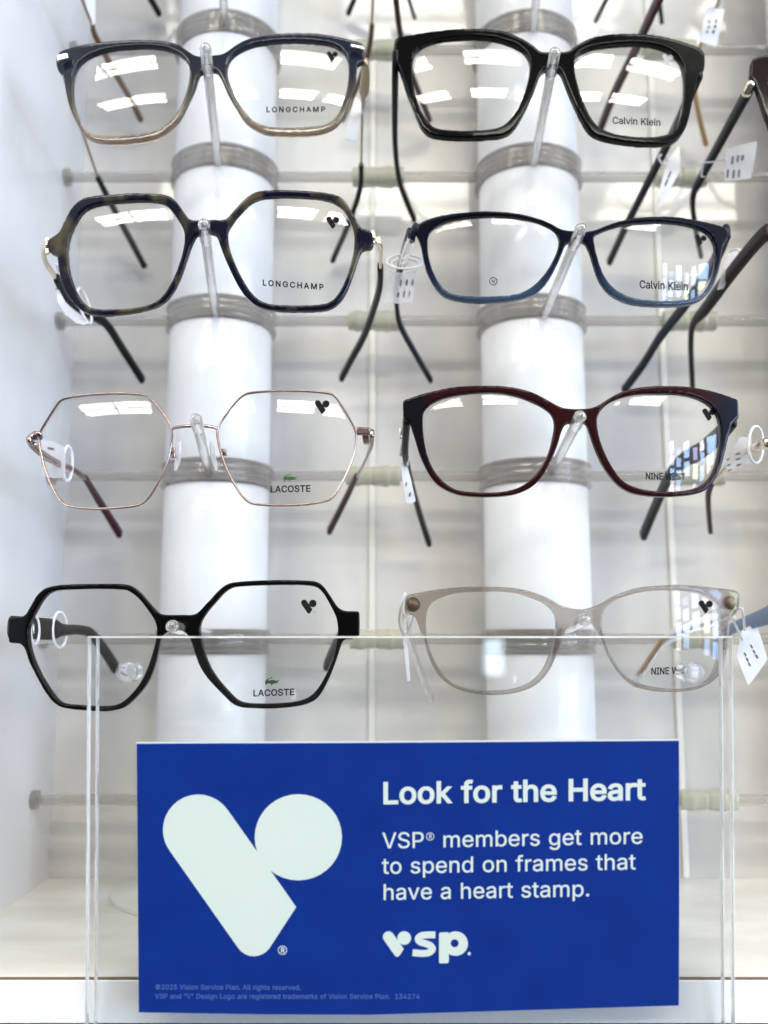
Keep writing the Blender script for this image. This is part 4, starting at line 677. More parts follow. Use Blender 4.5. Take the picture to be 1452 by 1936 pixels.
g, lens, Yf = glasses('blue', 'slim frame fading from dark navy to clear blue, with silver temples', .376, A_BLUE, [
  [(T_NAVY, 'temple', [(786,428,.384,3.2,7),(778,448,.386,3.4,8),(772,455,.390,3.4,8),(750,535,.430,2.4,5.0),(750,575,.445,2.4,4.6),(757,615,.458,2.6,4.8),(785,668,.476,2.6,5.0),(814,718,.490,2.8,5.4)]),
   (M_SILVER, 'silver_plate', [(778,450,.3855,4.0,6.6),(768,478,.393,3.8,6.6),(761,500,.3985,3.4,6.2)])],
  [(T_NAVY, 'temple', [(1374,438,.386,3.4,8),(1350,495,.408,3,7),(1300,570,.437,2.8,6.5),(1249,636,.462,2.8,6),(1215,690,.480,2.8,6),(1180,737,.496,2.8,6)])]],
  wrap=.007, R=.13, pan=-4.5)
yl = lens[1][1]; L = lens[1][0]
lettering('brand_lettering', text_loops('Calvin Klein', 1208.5, 544.5, 93, 14.6, .05, -6, 15), yl, L)
heart(1324, 454, 20, yl, L, .18)
yl = lens[0][1]; L = lens[0][0]
c = (932.7, 531.7)
ring = lambda r: [(c[0]+r*math.cos(2*math.pi*i/28), c[1]+r*math.sin(2*math.pi*i/28)) for i in range(28)]
lettering('size_mark', [ring(7.8), ring(6.2)[::-1]] + text_loops('M', 929.6, 534.7, 6.3, 6.2, 0, 0, 10), yl, L)

g, lens, Yf = glasses('wire', 'thin rose gold wire frame with burgundy temple tips and clear nose pads', .368, M_ROSE, [
  [(M_ROSE, 'temple', [(56,830,.373,2.4,4.0),(62,842,.378,2.0,3.6),(80,858,.388,1.4,3.4),(110,876,.402,1.2,3.2),(138,888,.415,1.2,3.0),(168,908,.440,1.2,2.6)]),
   (T_BURG, 'temple_tip', [(160,902,.434,2.2,3.2),(180,935,.455,2.6,4.2),(205,975,.475,2.8,5.0),(226,1009,.490,3.0,5.6)])],
  [(M_ROSE, 'temple', [(703,820,.374,2.2,4.4),(702,840,.384,1.6,4.2),(694,862,.398,1.0,2.0),(685,882,.416,1.0,1.8),(672,905,.440,1.2,2.4)]),
   (T_BURG, 'temple_tip', [(674,900,.436,2.2,3.2),(660,930,.455,2.6,4.2),(640,970,.475,2.8,5.0),(623,1003,.490,3.0,5.6)])]],
  wrap=.006, R=.14, pan=2.5)
sweep('bridge', px_path([(325,811,.3683,1.0,1.1),(334,808,.367,1.1,1.3),(350,806,.3655,1.2,1.4),(370,805,.365,1.2,1.4),(392,806,.3655,1.2,1.4),(404,808,.367,1.1,1.3),(412,812,.3683,1.0,1.1)]), M_ROSE, g, n=12, power=2, side=Vector((0, 1, 0)))
quad_block('end_piece', [(672,806),(700,808),(703,822),(672,822)], .3735, .0016, M_ROSE, g, .0006)
sweep('end_piece', px_path([(76,824,.3735,2,3.8),(62,824,.3738,2.6,4.2),(55,829,.3745,2.2,4)]), M_ROSE, g, n=12)
quad_block('hinge', [(56,836),(70,834),(71,842),(60,843)], .3765, .003, M_SILVER, g)
quad_block('hinge', [(684,822),(697,822),(698,838),(687,838)], .377, .003, M_ROSE, g)
for (a, sx) in ((336, -1), (405, 1)):
    p0 = P(326 if sx < 0 else 423, 852, .3685); c0 = P(a+(4 if sx < 0 else -2), 862, .3745)
    sweep('pad_arm', [(*p0, .0009, .0009), (*((p0+c0)/2+Vector((0, .003, -.002))), .0009, .0009), (*c0, .0009, .0009)], M_ROSE, g, n=8)
    quad_block('pad_screw', [(322,846),(330,845),(331,865),(323,866)] if sx < 0 else [(418,848),(427,848),(429,861),(420,862)], .3695, .0016, M_ROSE, g)
    q = [(a+(5 if sx < 0 else -6), 836, .3722, 1.0, 1.2), (a+(5 if sx < 0 else -5), 845, .3725, 1.9, 2.6), (a+2*(1 if sx < 0 else -1), 862, .3730, 2.2, 3.0), (a-2*(1 if sx < 0 else -1), 878, .3735, 2.0, 2.6), (a-4*(1 if sx < 0 else -1), 888, .3737, 1.2, 1.4)]
    sweep('nose_pad', px_path(q), M_PAD, g, n=14, power=2)
yl = lens[1][1]; L = lens[1][0]
M_CROC = mat('green_ink', (.018, .075, .012), .5)
def croc(ox, oy, s, yl, L):
    pts = [(733,699),(705,706),(680,716),(666,730),(663,748),(670,762),(680,752),(692,748),(705,752),(708,762),(720,762),(718,752),(740,750),(750,745),(776,748),(752,738),(778,721),(745,730),(730,724),(712,722),(695,728),(685,728),(690,718),(710,710)]
    lettering('crocodile_mark', [[(ox+(a-663)*s, oy+(b-698)*s) for a, b in pts]], yl, L, M_CROC)
lettering('brand_lettering', text_loops('LACOSTE', 510.5, 931, 77, 12, -.022, 12, 20), yl, L)
croc(535.5, 894.5, .25, yl, L)
heart(609, 769.5, 25.5, yl, L, .03); lettering('trademark_sign', text_loops('TM', 615.5, 782, 6, 3, 0, 0, 8), yl, L)

g, lens, Yf = glasses('burgundy', 'dark burgundy frame with black and blue corners', .368, A_BURG, [
  [(T_DARK, 'temple', [(769,790,.377,3.4,8),(767,820,.386,3.2,7.5),(766,855,.398,3.0,6),(772,890,.420,2.6,4.6),(782,930,.448,2.6,4.8),(796,980,.474,2.8,5.4),(811,1026,.492,3,5.8)])],
  [(T_DARK, 'temple', [(1385,792,.378,3.4,8.5),(1362,820,.392,3.2,8.5),(1325,852,.412,3,8.5),(1290,872,.430,3,8),(1263,905,.450,3,7.5),(1240,955,.472,3.2,7.5),(1216,1012,.492,3.4,7.5)])]],
  wrap=.006, R=.13, pan=1.5)
yl = lens[1][1]; L = lens[1][0]
lettering('brand_lettering', text_loops('NINE WEST', 1220, 906, 76, 11.8, .012, 0, 20), yl, L)
heart(1340, 784, 22.5, yl, L, .05)
quad_block('ornament', [(755,808),(759,808),(760,830),(756,830)], .381, .0012, M_SILVER, g)

g, lens, Yf = glasses('black', 'black six sided frame with broad end blocks, level with the sign stand top edge', .370, A_BLK, [
  [(T_DARK, 'temple', [(22,1186,.378,3.4,9.5),(50,1187,.392,3.2,9.5),(100,1190,.408,3.0,9.2),(118,1191,.413,3,5.5),(150,1191,.430,2.8,4.6),(172,1198,.444,2.8,5.0),(196,1228,.462,3.0,6.4),(218,1262,.478,3.2,7.0)])],
  [(T_DARK, 'temple', [(672,1180,.378,3.2,9.0),(662,1192,.400,3.0,8),(652,1196,.425,3,6),(643,1203,.448,3,5.6),(630,1228,.468,3.2,6.5),(617,1258,.485,3.4,7)])]],
  wrap=.006, R=.22, thick=.0040)
yl = lens[1][1]; L = lens[1][0]
lettering('brand_lettering', text_loops('LACOSTE', 478, 1316.5, 79, 12, -.03, 12, 20), yl, L)
croc(501, 1279, .255, yl, L)
heart(583.7, 1147, 26.5, yl, L, .02); lettering('trademark_sign', text_loops('TM', 591, 1158.5, 5, 2.6), yl, L)
quad_block('silver_plate', [(55,1180),(64,1180),(64,1198),(55,1198)], .392, .001, M_SILVER, g)

g, lens, Yf = glasses('crystal', 'see through taupe crystal frame with visible corner rivets', .370, A_CRY, [
  [(T_CLEAR, 'temple', [(768,1150,.379,3.0,8),(766,1172,.390,3.0,7.5),(773,1200,.410,2.8,6),(785,1235,.432,2.6,5),(800,1280,.460,2.6,5),(816,1322,.486,2.8,5)]),
   (T_HONEY, 'wire_core', [(781,1222,.425,.9,1.9),(796,1270,.454,.9,1.9),(807,1300,.472,.9,1.7)])],
  [(T_CLEAR, 'temple', [(1385,1150,.379,3.0,8),(1345,1172,.400,3.0,7),(1295,1190,.422,2.8,6),(1255,1215,.445,2.6,5.5),(1225,1255,.465,2.6,5.5),(1200,1292,.482,2.8,5.5)]),
   (T_HONEY, 'wire_core', [(1252,1205,.441,.9,1.8),(1230,1240,.456,.9,1.8),(1206,1275,.472,.9,1.8)])]],
  wrap=.006, R=.16)
for (x, y) in ((783, 1143), (1380, 1140)):
    quad_block('rivet', [(x-8, y-5), (x+8, y-5), (x+8, y+5), (x-8, y+5)], .3785, .002, M_GOLD, g)
    sweep('hinge_plate', px_path([(x-2, y, .3792, 6, 6), (x-2.1, y, .3806, 6, 6)]), mat('hinge_brown', (.20, .155, .12), .3, .5), g, n=24, smooth_n=0, power=2, side=Vector((1, 0, 0)))
yl = lens[1][1]; L = lens[1][0]
lettering('brand_lettering', text_loops('NINE WEST', 1230.5, 1275.5, 79, 12.6, -.035, 0, 20), yl, L)
heart(1334, 1147.5, 24, yl, L, .03); lettering('trademark_sign', text_loops('TM', 1341.5, 1158, 5, 2.6), yl, L)
yl = lens[0][1]

# ------------------------------------------------------------------ pairs cut by the frame
LO = dict(voxel=.0009)
glasses('wire', 'thin brass wire pair on the topmost row, its slim brown tips hang into view', .383, M_GOLD, [
  [(T_BRASS, 'temple', [(105,-180,.389,1.6,3),(128,-90,.41,1.2,2.6),(150,-15,.43,1.2,2.4),(176,50,.452,1.2,2.4)]),
   (T_BROWN, 'temple_tip', [(175,48,.451,2.4,3.4),(182,72,.460,2.6,4.0),(222,145,.482,2.8,4.6),(246,186,.49,2.8,4.8),(266,226,.498,3,5.4)])],
  [(T_BRASS, 'temple', [(712,-180,.389,1.6,3),(710,-90,.41,1.2,2.6),(706,-20,.43,1.2,2.4),(703,50,.452,1.2,2.4)]),
   (T_BROWN, 'temple_tip', [(703,48,.451,2.6,3.6),(698,90,.465,2.8,4.4),(680,150,.480,2.8,4.8),(648,226,.498,3,5.2)])]], dx=30, dy=-1010, R=.16)
glasses('burgundy', 'burgundy pair on the topmost row, thick dark red temples hang into view', .383, mat('acetate_wine', (.05, .008, .012), .1, coat=.5), [
  [(T_BURG, 'temple', [(750,-150,.391,3.2,8),(745,-60,.41,3.2,7),(750,10,.432,3,6.5),(758,68,.452,3,6),(775,130,.472,3,6),(812,226,.498,3,6.5)])],
  [(T_BURG, 'temple', [(1318,-150,.391,3.2,9),(1275,-60,.41,3.2,8),(1235,20,.432,3,8),(1196,105,.458,3,8),(1162,175,.478,3.2,8),(1136,240,.498,3.2,8)])]], dx=-8, dy=-985, **LO)
glasses('black', 'pair two rows above the tan faded frame, only its two black tips show', .385, A_BLK, [
  [(T_BLACK, 'temple', [(60,-470,.392,3,8),(180,-200,.45,3,6),(240,-90,.475,3,5),(275,-20,.492,3,5.4),(301,26,.504,3,5.6)])],
  [(T_BLACK, 'temple', [(705,-470,.392,3,8),(700,-200,.45,3,6),(690,-90,.475,3,5),(676,-20,.492,3,5.2),(659,24,.504,3,5.2)])]], dx=40, dy=-1690, **LO)
glasses('blue', 'pair two rows above the black square frame, only its two grey tips show', .385, mat('acetate_grey', (.08, .08, .07), .2), [
  [(T_GREY, 'temple', [(775,-500,.394,3,8),(745,-220,.45,2.8,5),(752,-90,.475,2.8,4.6),(768,-20,.49,2.6,4.4),(784,34,.502,2.4,4.2)])],
  [(T_GREY, 'temple', [(1370,-500,.394,3,8),(1240,-220,.45,2.8,5),(1185,-90,.475,2.8,4.6),(1150,-10,.49,2.6,4.6),(1126,40,.502,2.4,4.2)])]], dx=0, dy=-960, **LO)
glasses('tan', 'top row pair with a honey coloured temple beside a white tag', .383, mat('acetate_honey', (.35, .2, .08), .15), [
  [(T_BRASS, 'temple', [(1395,-190,.391,2,4),(1375,-100,.41,1.4,3),(1360,-20,.43,1.3,2.6),(1355,12,.44,1.3,2.4),(1330,70,.455,1.3,2.4),(1322,95,.462,1.3,2.4)]),
   (T_HONEY, 'temple_tip', [(1323,90,.460,2.4,3.2),(1313,140,.475,2.6,4),(1316,190,.484,2.6,4.2),(1334,272,.500,2.8,5)])],
  [(T_BRASS, 'temple', [(1985,-190,.391,2,4),(1975,0,.43,1.3,2.6),(1960,100,.462,1.3,2.4)]),
   (T_HONEY, 'temple_tip', [(1961,95,.460,2.4,3.2),(1940,190,.484,2.6,4.2),(1915,272,.500,2.8,5)])]], dx=1275, dy=-345, **LO)
glasses('square', 'highest pair over the far column, showing one thin black temple tip', .385, A_SQ, [
  [(T_BLACK, 'temple', [(1405,-540,.392,3,6),(1320,-250,.45,2.8,5),(1262,-90,.48,2.6,4.4),(1247,-20,.492,2.4,4.2),(1251,43,.504,2.2,3.8)])],
  [(T_BLACK, 'temple', [(1980,-540,.392,3,6),(1960,-200,.45,2.8,5),(1930,0,.49,2.6,4.4)])]], dx=662, dy=-690, **LO)
glasses('square', 'dark brown pair at the edge of the view beside the black square frame', .385, mat('acetate_dark_brown', (.012, .007, .006), .08, spec=.2), [
  [(T_BLACK, 'temple', [(1417,168,.394,3.2,7.5),(1395,208,.405,3.2,7),(1360,272,.425,3,6.5),(1326,335,.448,3,6),(1310,372,.460,2.8,4.4),(1313,420,.474,2.6,4.2),(1325,484,.492,2.6,4.4)]),
   (M_GOLD, 'hinge', [(1419,160,.3915,4.4,4),(1411,176,.3935,4.4,4)])],
  [(T_BLACK, 'temple', [(1985,170,.392,3.2,7.5),(1900,330,.45,3,6),(1850,480,.492,2.6,4.4)])]], dx=676, dy=38)
glasses('blue', 'dark pair whose thick brown temple crosses behind the blue frame', .376, mat('acetate_brown_black', (.012, .01, .012), .12), [
  [(T_DKBR, 'temple', [(1452,438,.386,3.4,8),(1430,458,.394,3.4,8),(1380,520,.416,3.4,8),(1335,582,.440,3.2,7.5),(1311,612,.455,2.8,4.6),(1306,650,.468,2.6,4.2),(1309,732,.492,2.6,4.4)])],
  [(T_DKBR, 'temple', [(2040,438,.386,3.4,8),(1960,560,.44,3,7),(1900,720,.492,2.6,5)])]], dx=668, dy=0, **LO)
glasses('wire', 'yellow gold wire pair at the edge of the view beside the burgundy frame', .368, M_GOLD, [
  [(M_GOLD, 'temple', [(1450,838,.374,3.6,5),(1438,842,.380,3.6,4.4),(1420,850,.392,1.6,3.4),(1385,870,.415,1.2,3),(1345,915,.445,1.2,2.6)]),
   (T_BURG, 'temple_tip', [(1347,912,.443,2.2,3.2),(1339,935,.455,2.6,3.8),(1340,970,.472,2.6,4),(1343,1004,.488,2.6,4.2)])],
  [(M_GOLD, 'temple', [(2085,838,.374,2,4),(2060,870,.415,1.2,3)]),
   (T_BURG, 'temple_tip', [(2060,868,.414,2.2,3.2),(2000,1004,.488,2.6,4.2)])]], dx=1396, dy=10, R=.16)
glasses('crystal', 'pale pair with a slate blue temple beyond the crystal frame', .370, mat('acetate_slate', (.16, .22, .33), .12, trans=.4, ior=1.3), [
  [(T_SLATE, 'temple', [(1474,1148,.379,3.0,8),(1452,1163,.390,3.0,7.6),(1412,1178,.412,2.8,6.2),(1385,1188,.430,2.6,5),(1365,1205,.450,2.6,5),(1350,1235,.470,2.6,5)])],
  [(T_SLATE, 'temple', [(2080,1148,.379,3.0,8),(1990,1190,.44,2.8,6),(1950,1240,.470,2.6,5)])]], dx=706, dy=0, **LO)

# ================================================================== price tags on the temples
def price_tag(label, card, Y, loops=(), marks=(), clear=False, field=None, Yg=0., lw=1.1):
    """card: px outline; loops: [(cx,cy,rx,ry,rot,Y, depth swing)] or point lists"""
    c = center(card)
    g = thing('price_tag', P(c[0], c[1], Y), label, 'price tag', 'price tags on the temples')
    s = ppm(c[1], Y)
    Yc = lambda x, y: Y + Yg*(x-c[0])/s
    m = M_TAGCL if clear else M_TAG
    th = .0004
    v, f = slab_vf([card], lambda x, y: P(x, y, Yc(x, y)), lambda x, y: P(x, y, Yc(x, y)) + Vector((0, th, 0)))
    fm = [0]*len(f)
    for (x, y, w, h, r) in marks:
        q = [(-w/2, -h/2), (w/2, -h/2), (w/2, h/2), (-w/2, h/2)]
        q = [(x+a*math.cos(r)-b*math.sin(r), y+a*math.sin(r)+b*math.cos(r)) for a, b in q]
        v2, f2 = slab_vf([q], lambda x, y: P(x, y, Yc(x, y)-.0002), lambda x, y: P(x, y, Yc(x, y)-.00005))
        n = len(v); v += v2; f += [tuple(i+n for i in t) for t in f2]; fm += [1]*len(f2)
    link('card', v, f, m, g, smooth=False, mats=[m, mat('faded_print', (.09, .085, .10), .6)], fmat=fm)
    for L in loops:
        if isinstance(L[0], tuple):
            pts = [(a, b, y, lw, lw*.6) for a, b, y in L]
            sweep('loop', px_path(pts), M_TAG, g, n=8, power=2)
        else:
            cx, cy, rx, ry, rot, Yl, dY = L
            pts = []
            for i in range(24):
                t = 2*math.pi*i/24; x, y = rx*math.cos(t), ry*math.sin(t)
                pts.append((*P(cx+x*math.cos(rot)-y*math.sin(rot), cy+x*math.sin(rot)+y*math.cos(rot), Yl+dY*(math.cos(t) if rx < ry else -math.sin(t))), lw/1000, lw*.8/1000))
            vs, fs = sweep_vf(pts, 8, True, 2, Vector((0, 1, 0)))
            link('loop', vs, fs, M_TAG, g, sharp=80)
price_tag('clear tag with a white ring over the silver plated temple of the blue frame', [(736,513),(762,516),(787,510),(783,540),(779,571),(753,574),(728,572),(732,540)], .399,
  [(765, 495, 34, 13, 0, .397, .005), (765, 499, 25, 9, 0, .3985, .004)],
  [(758,535,3,13,.15),(769,534,3,12,.15),(780,534,3,12,.15),(753,557,4,9,.15),(764,556,2.6,12,.15),(774,555,2,10,.15)], clear=True)
price_tag('white tag hugging the lower outer rim of the tortoise pair', [(107,530),(113,552),(124,572),(142,590),(160,600),(168,610),(158,614),(143,610),(124,594),(109,571),(105,548)], .404,
  [(160, 579, 8.5, 35, -.30, .408, .006), [(106,548,.404),(111,515,.402),(107,500,.398)]], lw=1.5)
price_tag('white tag with a ring on the rose gold wire frame temple', [(76,829),(98,834),(122,845),(124,875),(122,903),(100,904),(80,898),(77,860)], .403,
  [(128, 877, 9, 33, .03, .409, .005)], [(96,848,12,4,.2),(92,862,22,3,.35),(92,872,22,3,.35)], clear=True, lw=1.7)
price_tag('clear tag ringed in white round the black six sided frame temple', [(60,1166),(85,1165),(101,1166),(101,1215),(85,1217),(60,1218)], .4145,
  [(113, 1191, 13.5, 34, 0, .412, .006), (66, 1192, 8, 27, 0, .394, .004)], clear=True, lw=1.5)
price_tag('narrow white tag seen edge on, hanging over the temple of the crystal frame', [(761,1196),(768,1194),(772,1230),(776,1286),(770,1289),(766,1250)], .402,
  [[(766,1122,.381),(757,1150,.384),(755,1180,.392),(764,1204,.401)], [(783,1165,.384),(775,1188,.392),(765,1204,.401)]], Yg=-.1)
price_tag('white tag edge on against the temple of the burgundy frame', [(757,862),(762,868),(770,880),(779,915),(786,947),(778,952),(768,950),(761,910)], .407,
  [[(757,862,.402),(760,840,.396),(765,828,.394)], [(770,880,.404),(773,860,.398)]], [(775,935,3,8,.2),(768,915,2,8,.2)])
price_tag('folded white tag behind the outer rim of the tan faded frame', [(672,182),(684,195),(681,230),(674,268),(652,262),(658,232)], .42,
  [[(684,195,.416),(691,188,.41),(690,205,.415),(684,215,.417)]])
price_tag('white tag edge on over the temple of the glossy black square frame', [(1262,304),(1272,290),(1284,275),(1286,300),(1286,322),(1270,352),(1246,396),(1249,350)], .440,
  [[(1262,304,.438),(1252,292,.434),(1246,300,.434),(1256,315,.438)]], [(1266,330,3,14,.4),(1260,345,3,14,.4)])
price_tag('pinkish printed tag hanging by the dark brown pair temple', [(1372,281),(1402,273),(1432,266),(1427,300),(1420,337),(1395,340),(1370,341),(1371,310)], .425,
  [[(1372,300,.424),(1350,306,.430),(1329,307,.436)], [(1329,310,.436),(1326,332,.440),(1332,334,.444)]], [(1385,303,4,15,.15),(1395,300,4,13,.15),(1404,298,5,10,.15),(1376,328,4,16,.1),(1387,329,4,16,.1),(1397,328,4,14,.1)], clear=True)
price_tag('white tag with tiny grey print high up beside the honey temple', [(1336,14),(1353,13),(1370,18),(1363,50),(1355,87),(1338,84),(1323,78),(1329,45)], .440,
  [[(1360,16,.438),(1362,-5,.434),(1358,-14,.432)]], [(1341,41,3,5,.2),(1354,40,3,6,.2),(1340,51,3,5,.2),(1352,50,4,6,.2),(1337,60,3,5,.2),(1349,60,4,6,.2)])
price_tag('faint clear tag looped round the thick brown temple', [(1377,478),(1388,474),(1398,476),(1384,510),(1368,545),(1356,548),(1366,510)], .417,
  [[(1380,476,.415),(1396,471,.412),(1412,484,.408),(1416,490,.414)], [(1330,564,.44),(1345,570,.434),(1362,566,.432),(1370,552,.43)]], clear=True)
price_tag('clear printed tag with a white ring on the yellow gold hinge', [(1398,827),(1410,826),(1420,826),(1422,850),(1419,876),(1400,882),(1373,892),(1372,880),(1384,850)], .395,
  [(1429, 841, 14, 35, 0, .384, .004)], [(1377,868,7,2.5,-.4),(1378,879,7,2.5,-.4),(1379,889,7,2.5,-.4),(1395,858,9,2.5,-.4),(1396,868,9,2.5,-.4),(1397,879,9,2.5,-.4)], clear=True, lw=1.5)
price_tag('white diamond tag with grey print, beyond the sign stand corner', [(1403,1192),(1416,1184),(1430,1180),(1441,1212),(1451,1246),(1434,1272),(1415,1296),(1404,1270),(1393,1241)], .405,
  [[(1404,1210,.404),(1392,1185,.398),(1385,1166,.390),(1391,1156,.386),(1402,1150,.384),(1406,1170,.388),(1408,1192,.402)]],
  [(1421,1222,2.6,7,-.5),(1426,1232,2.6,7,-.5),(1431,1241,3,8,-.5),(1409,1237,2.6,7,-.5),(1413,1247,2.6,8,-.5),(1417,1256,2.6,8,-.5)])
price_tag('slim bluish white tag near the upper corner, on the topmost brass temple', [(159,-14),(169,-16),(179,-12),(180,18),(180,45),(174,47),(166,20)], .449, [], [])

# ================================================================== acrylic sign stand and its card
YA = .3315; ta = .0030; YB = .3415
LEAN = .125; xl = P(164.5, 1203, YA).x; xr = P(1386, 1203, YA).x; zt = P(700, 1203, YA).z; zb = -.150
st = thing('sign_stand', ((xl+xr)/2, YA, zb), 'clear acrylic double sheet sign stand holding the blue card in front of the shelf', 'sign stand')
M_RIM = mat('acrylic_edge', (.86, .86, .86), .12, trans=.6, ior=1.4)
for nm, y in (('front_sheet', YA), ('back_sheet', YB)):
    v, f = [], []          # polished sheet with chamfered edges
    for yy_, d in ((y-.0001, .0005), (y+.0005, 0), (y+ta-.0005, 0), (y+ta+.0001, .0005)):
        v += [(xl+d, yy_, zb+d), (xr-d, yy_, zb+d), (xr-d, yy_, zt-d), (xl+d, yy_, zt-d)]
    f = [(0, 1, 2, 3), (15, 14, 13, 12)] + [(4*k+i, 4*k+4+i, 4*k+4+(i+1) % 4, 4*k+(i+1) % 4) for k in range(3) for i in range(4)]
    v = [(p[0], p[1]+LEAN*(zt-p[2]), p[2]) for p in v]      # the stand leans back a little
    o = link(nm, v, f, M_SHEET, st, smooth=False, mats=[M_SHEET, M_RIM], fmat=[0, 0]+[1]*12)
    fix_normals(o.data)
box('foot', (xl, YA+LEAN*(zt-zb)-.001, zb-.0032), (xr, YF+.03, zb-.0004), M_ACR, st, .0003)
def lean(py, Y0):
    t = P(700, py, 1.0).z
    return (Y0+LEAN*zt)/(1+LEAN*t)
M_SPACER = mat('clear_spacer', (.95, .95, .97), .05, trans=.93, ior=1.4)
for (x, y) in ((239, 1271), (1312, 1272)):
    yl_ = lean(y, YA)-YA; c = P(x, y, YA+yl_)
    q = [(c.x, YA+yl_+ta+.0004, c.z, .0070, .0070), (c.x, YB+yl_-.0004, c.z, .0070, .0070)]
    sweep('spacer', q, M_SPACER, st, n=32, smooth_n=0, power=2, side=Vector((1, 0, 0)), round_ends=False)
    q = [(c.x, YA+yl_-.0014, c.z, .0066, .0066), (c.x, YA+yl_-.0006, c.z, .0072, .0072)]
    sweep('spacer_cap', q, M_SPACER, st, n=32, smooth_n=0, power=2, side=Vector((1, 0, 0)), round_ends=False)
YCARD = YA+ta+.0009
M_CARD = mat('card_white', (.80, .82, .80), .5)
M_BLUE = mat('card_blue', (.0, .026, .27), .5, spec=.15)
add_noise(M_BLUE, (.000, .026, .230), (.000, .031, .270), 60, 6, lo=.3, hi=.7)
n_, l_, b_ = nodes(M_BLUE)      # a few dust specks
vo_ = n_.new('ShaderNodeTexVoronoi'); vo_.inputs['Scale'].default_value = 28; tc_ = n_.new('ShaderNodeTexCoord'); mr_ = n_.new('ShaderNodeMapRange'); mx_ = n_.new('ShaderNodeMix'); mx_.data_type = 'RGBA'
mr_.inputs['From Min'].default_value = .006; mr_.inputs['From Max'].default_value = .011; mr_.inputs['To Min'].default_value = .7; mr_.inputs['To Max'].default_value = 0
old_ = b_.inputs['Base Color'].links[0].from_socket
l_.new(tc_.outputs['Object'], vo_.inputs['Vector']); l_.new(vo_.outputs['Distance'], mr_.inputs[0]); l_.new(mr_.outputs[0], mx_.inputs[0]); l_.new(old_, mx_.inputs[6]); mx_.inputs[7].default_value = (.4, .5, .7, 1); l_.new(mx_.outputs[2], b_.inputs['Base Color'])
M_WHITE = mat('white_ink', (.76, .84, .77), .5); M_FINE = mat('pale_blue_ink', (.09, .16, .46), .5)
sc = thing('sign_card', P(771, 1655, YCARD), 'blue printed card about a heart stamp, with a white heart mark, inside the clear stand', 'sign')
cyf = lambda x, y: lean(y, YCARD)
slab('card', [[(258,1402.5),(700,1401),(1284,1397),(1285,1650),(1284,1901.5),(980,1911),(700,1919.5),(500,1918.5),(262,1914.5),(260,1650)]], cyf, .0004, M_CARD, sc)
slab('blue_field', [[(258.3,1406),(700,1404.5),(1283.6,1400.5),(1284.5,1650),(1283.6,1901),(980,1910.5),(700,1918.8),(500,1918),(262.3,1914),(260.3,1650)]], lambda x, y: lean(y, YCARD)-.00012, .00008, M_BLUE, sc)
def ink(name, loops, m=M_WHITE, Yo=.00022):
    o = slab(name, loops, lambda x, y: lean(y, YCARD)-Yo, .00006, m, sc, nonzero=True); return o
a, b = heart_loops(477, 1655, 306)
v, f = slab_vf([a], lambda x, y: P(x, y, lean(y, YCARD)-.00022), lambda x, y: P(x, y, lean(y, YCARD)-.00016))
v2, f2 = slab_vf([b], lambda x, y: P(x, y, lean(y, YCARD)-.00027), lambda x, y: P(x, y, lean(y, YCARD)-.00016))
n0 = len(v); o = link('heart_logo', v+v2, f+[tuple(i+n0 for i in t) for t in f2], M_WHITE, sc, smooth=False); fix_normals(o.data)
def circ(cx, cy, r, n=32): return [(cx+r*math.cos(2*math.pi*i/n), cy+r*math.sin(2*math.pi*i/n)) for i in range(n)]
ink('registered_sign', [circ(534, 1796.5, 8.6), circ(534, 1796.5, 7.2)[::-1]] + text_loops('R', 530.6, 1801.3, 7.4, 9.6, 0, 0, 22), M_WHITE)
ink('heading', text_loops('Look for the Heart', 721.5, 1519.5, 499, 39.5, -.0165, 0, 20))
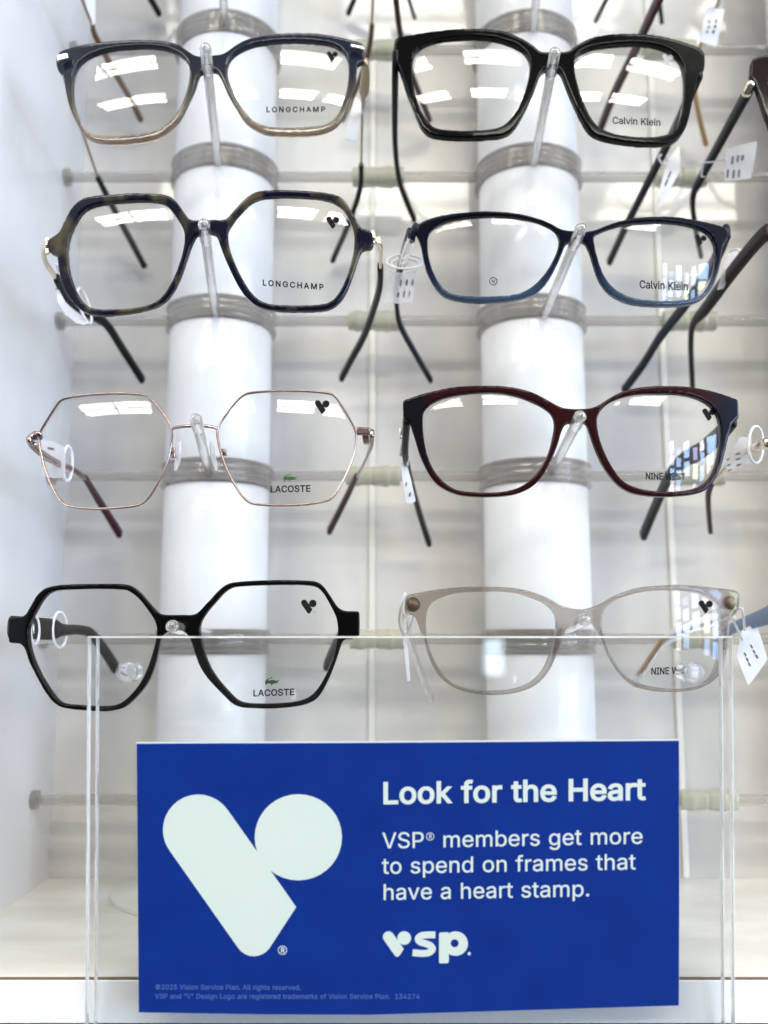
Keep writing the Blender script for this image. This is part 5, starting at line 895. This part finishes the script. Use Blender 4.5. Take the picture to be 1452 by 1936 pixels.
ink('message', text_loops('VSP', 722, 1604, 81, 29.5, -.018, 0, 4) + [circ(813.3, 1581.5, 7.6, 20), circ(813.3, 1581.5, 6.4, 20)[::-1]] + text_loops('R', 810.8, 1585.5, 5.6, 8, 0, 0, 14)
    + text_loops('members get more', 835.5, 1602, 381, 29.5, -.0185, 4, 5) + text_loops('to spend on frames that', 722, 1652, 480.5, 29.5, -.0175, 4, 5) + text_loops('have a heart stamp.', 722.5, 1701.5, 394, 29.5, -.0178, 4, 5))
ink('fine_print', text_loops('©2025 Vision Service Plan. All rights reserved.', 293, 1870.5, 276, 9.0, .004, 8, 9) + text_loops('VSP and “V” Design Logo are registered trademarks of Vision Service Plan.  134274', 293, 1888, 501, 9.0, .001, 8, 9), M_FINE)
# wordmark: small heart, heavy s and p
def stroke(pts, w):
    c = catmull(pts, 6); L, R = [], []
    for i, p in enumerate(c):
        a = c[max(0, i-1)]; b = c[min(len(c)-1, i+1)]; d = Vector((b[0]-a[0], b[1]-a[1])).normalized()
        L.append((p[0]-d.y*w/2, p[1]+d.x*w/2)); R.append((p[0]+d.y*w/2, p[1]-d.x*w/2))
    return L + R[::-1]
a, b = heart_loops(750.5, 1784.8, 48)
parts = [([a], .00022), ([b], .00027), ([stroke([(823,1767.5),(810,1767.5),(797,1769),(790.5,1775),(795,1781),(806,1784.5),(815,1789),(817,1796),(809,1801.5),(796,1802.5),(780,1801)], 13.0)], .00022),
         ([[(830,1765),(832,1763),(849,1762.5),(850.5,1765),(850.5,1818),(848,1821),(832,1821.5),(830,1819)]], .00027), ([circ(861.5, 1784, 23.2), circ(859.5, 1783.3, 7.6)], .00022), ([circ(887, 1803, 3.2, 16)], .00022)]
# keep the bowl's opening clear of the stem
parts[3] = ([[(830,1765),(832,1763),(847,1762.5),(848.5,1765),(848.5,1818),(846.5,1821),(832,1821.5),(830,1819)]], .00027)
v, f = [], []
for loops, yo in parts:
    v2, f2 = slab_vf(loops, lambda x, y: P(x, y, lean(y, YCARD)-yo), lambda x, y: P(x, y, lean(y, YCARD)-.00016))
    n0 = len(v); v += v2; f += [tuple(i+n0 for i in t) for t in f2]
o = link('wordmark', v, f, M_WHITE, sc, smooth=False); fix_normals(o.data)
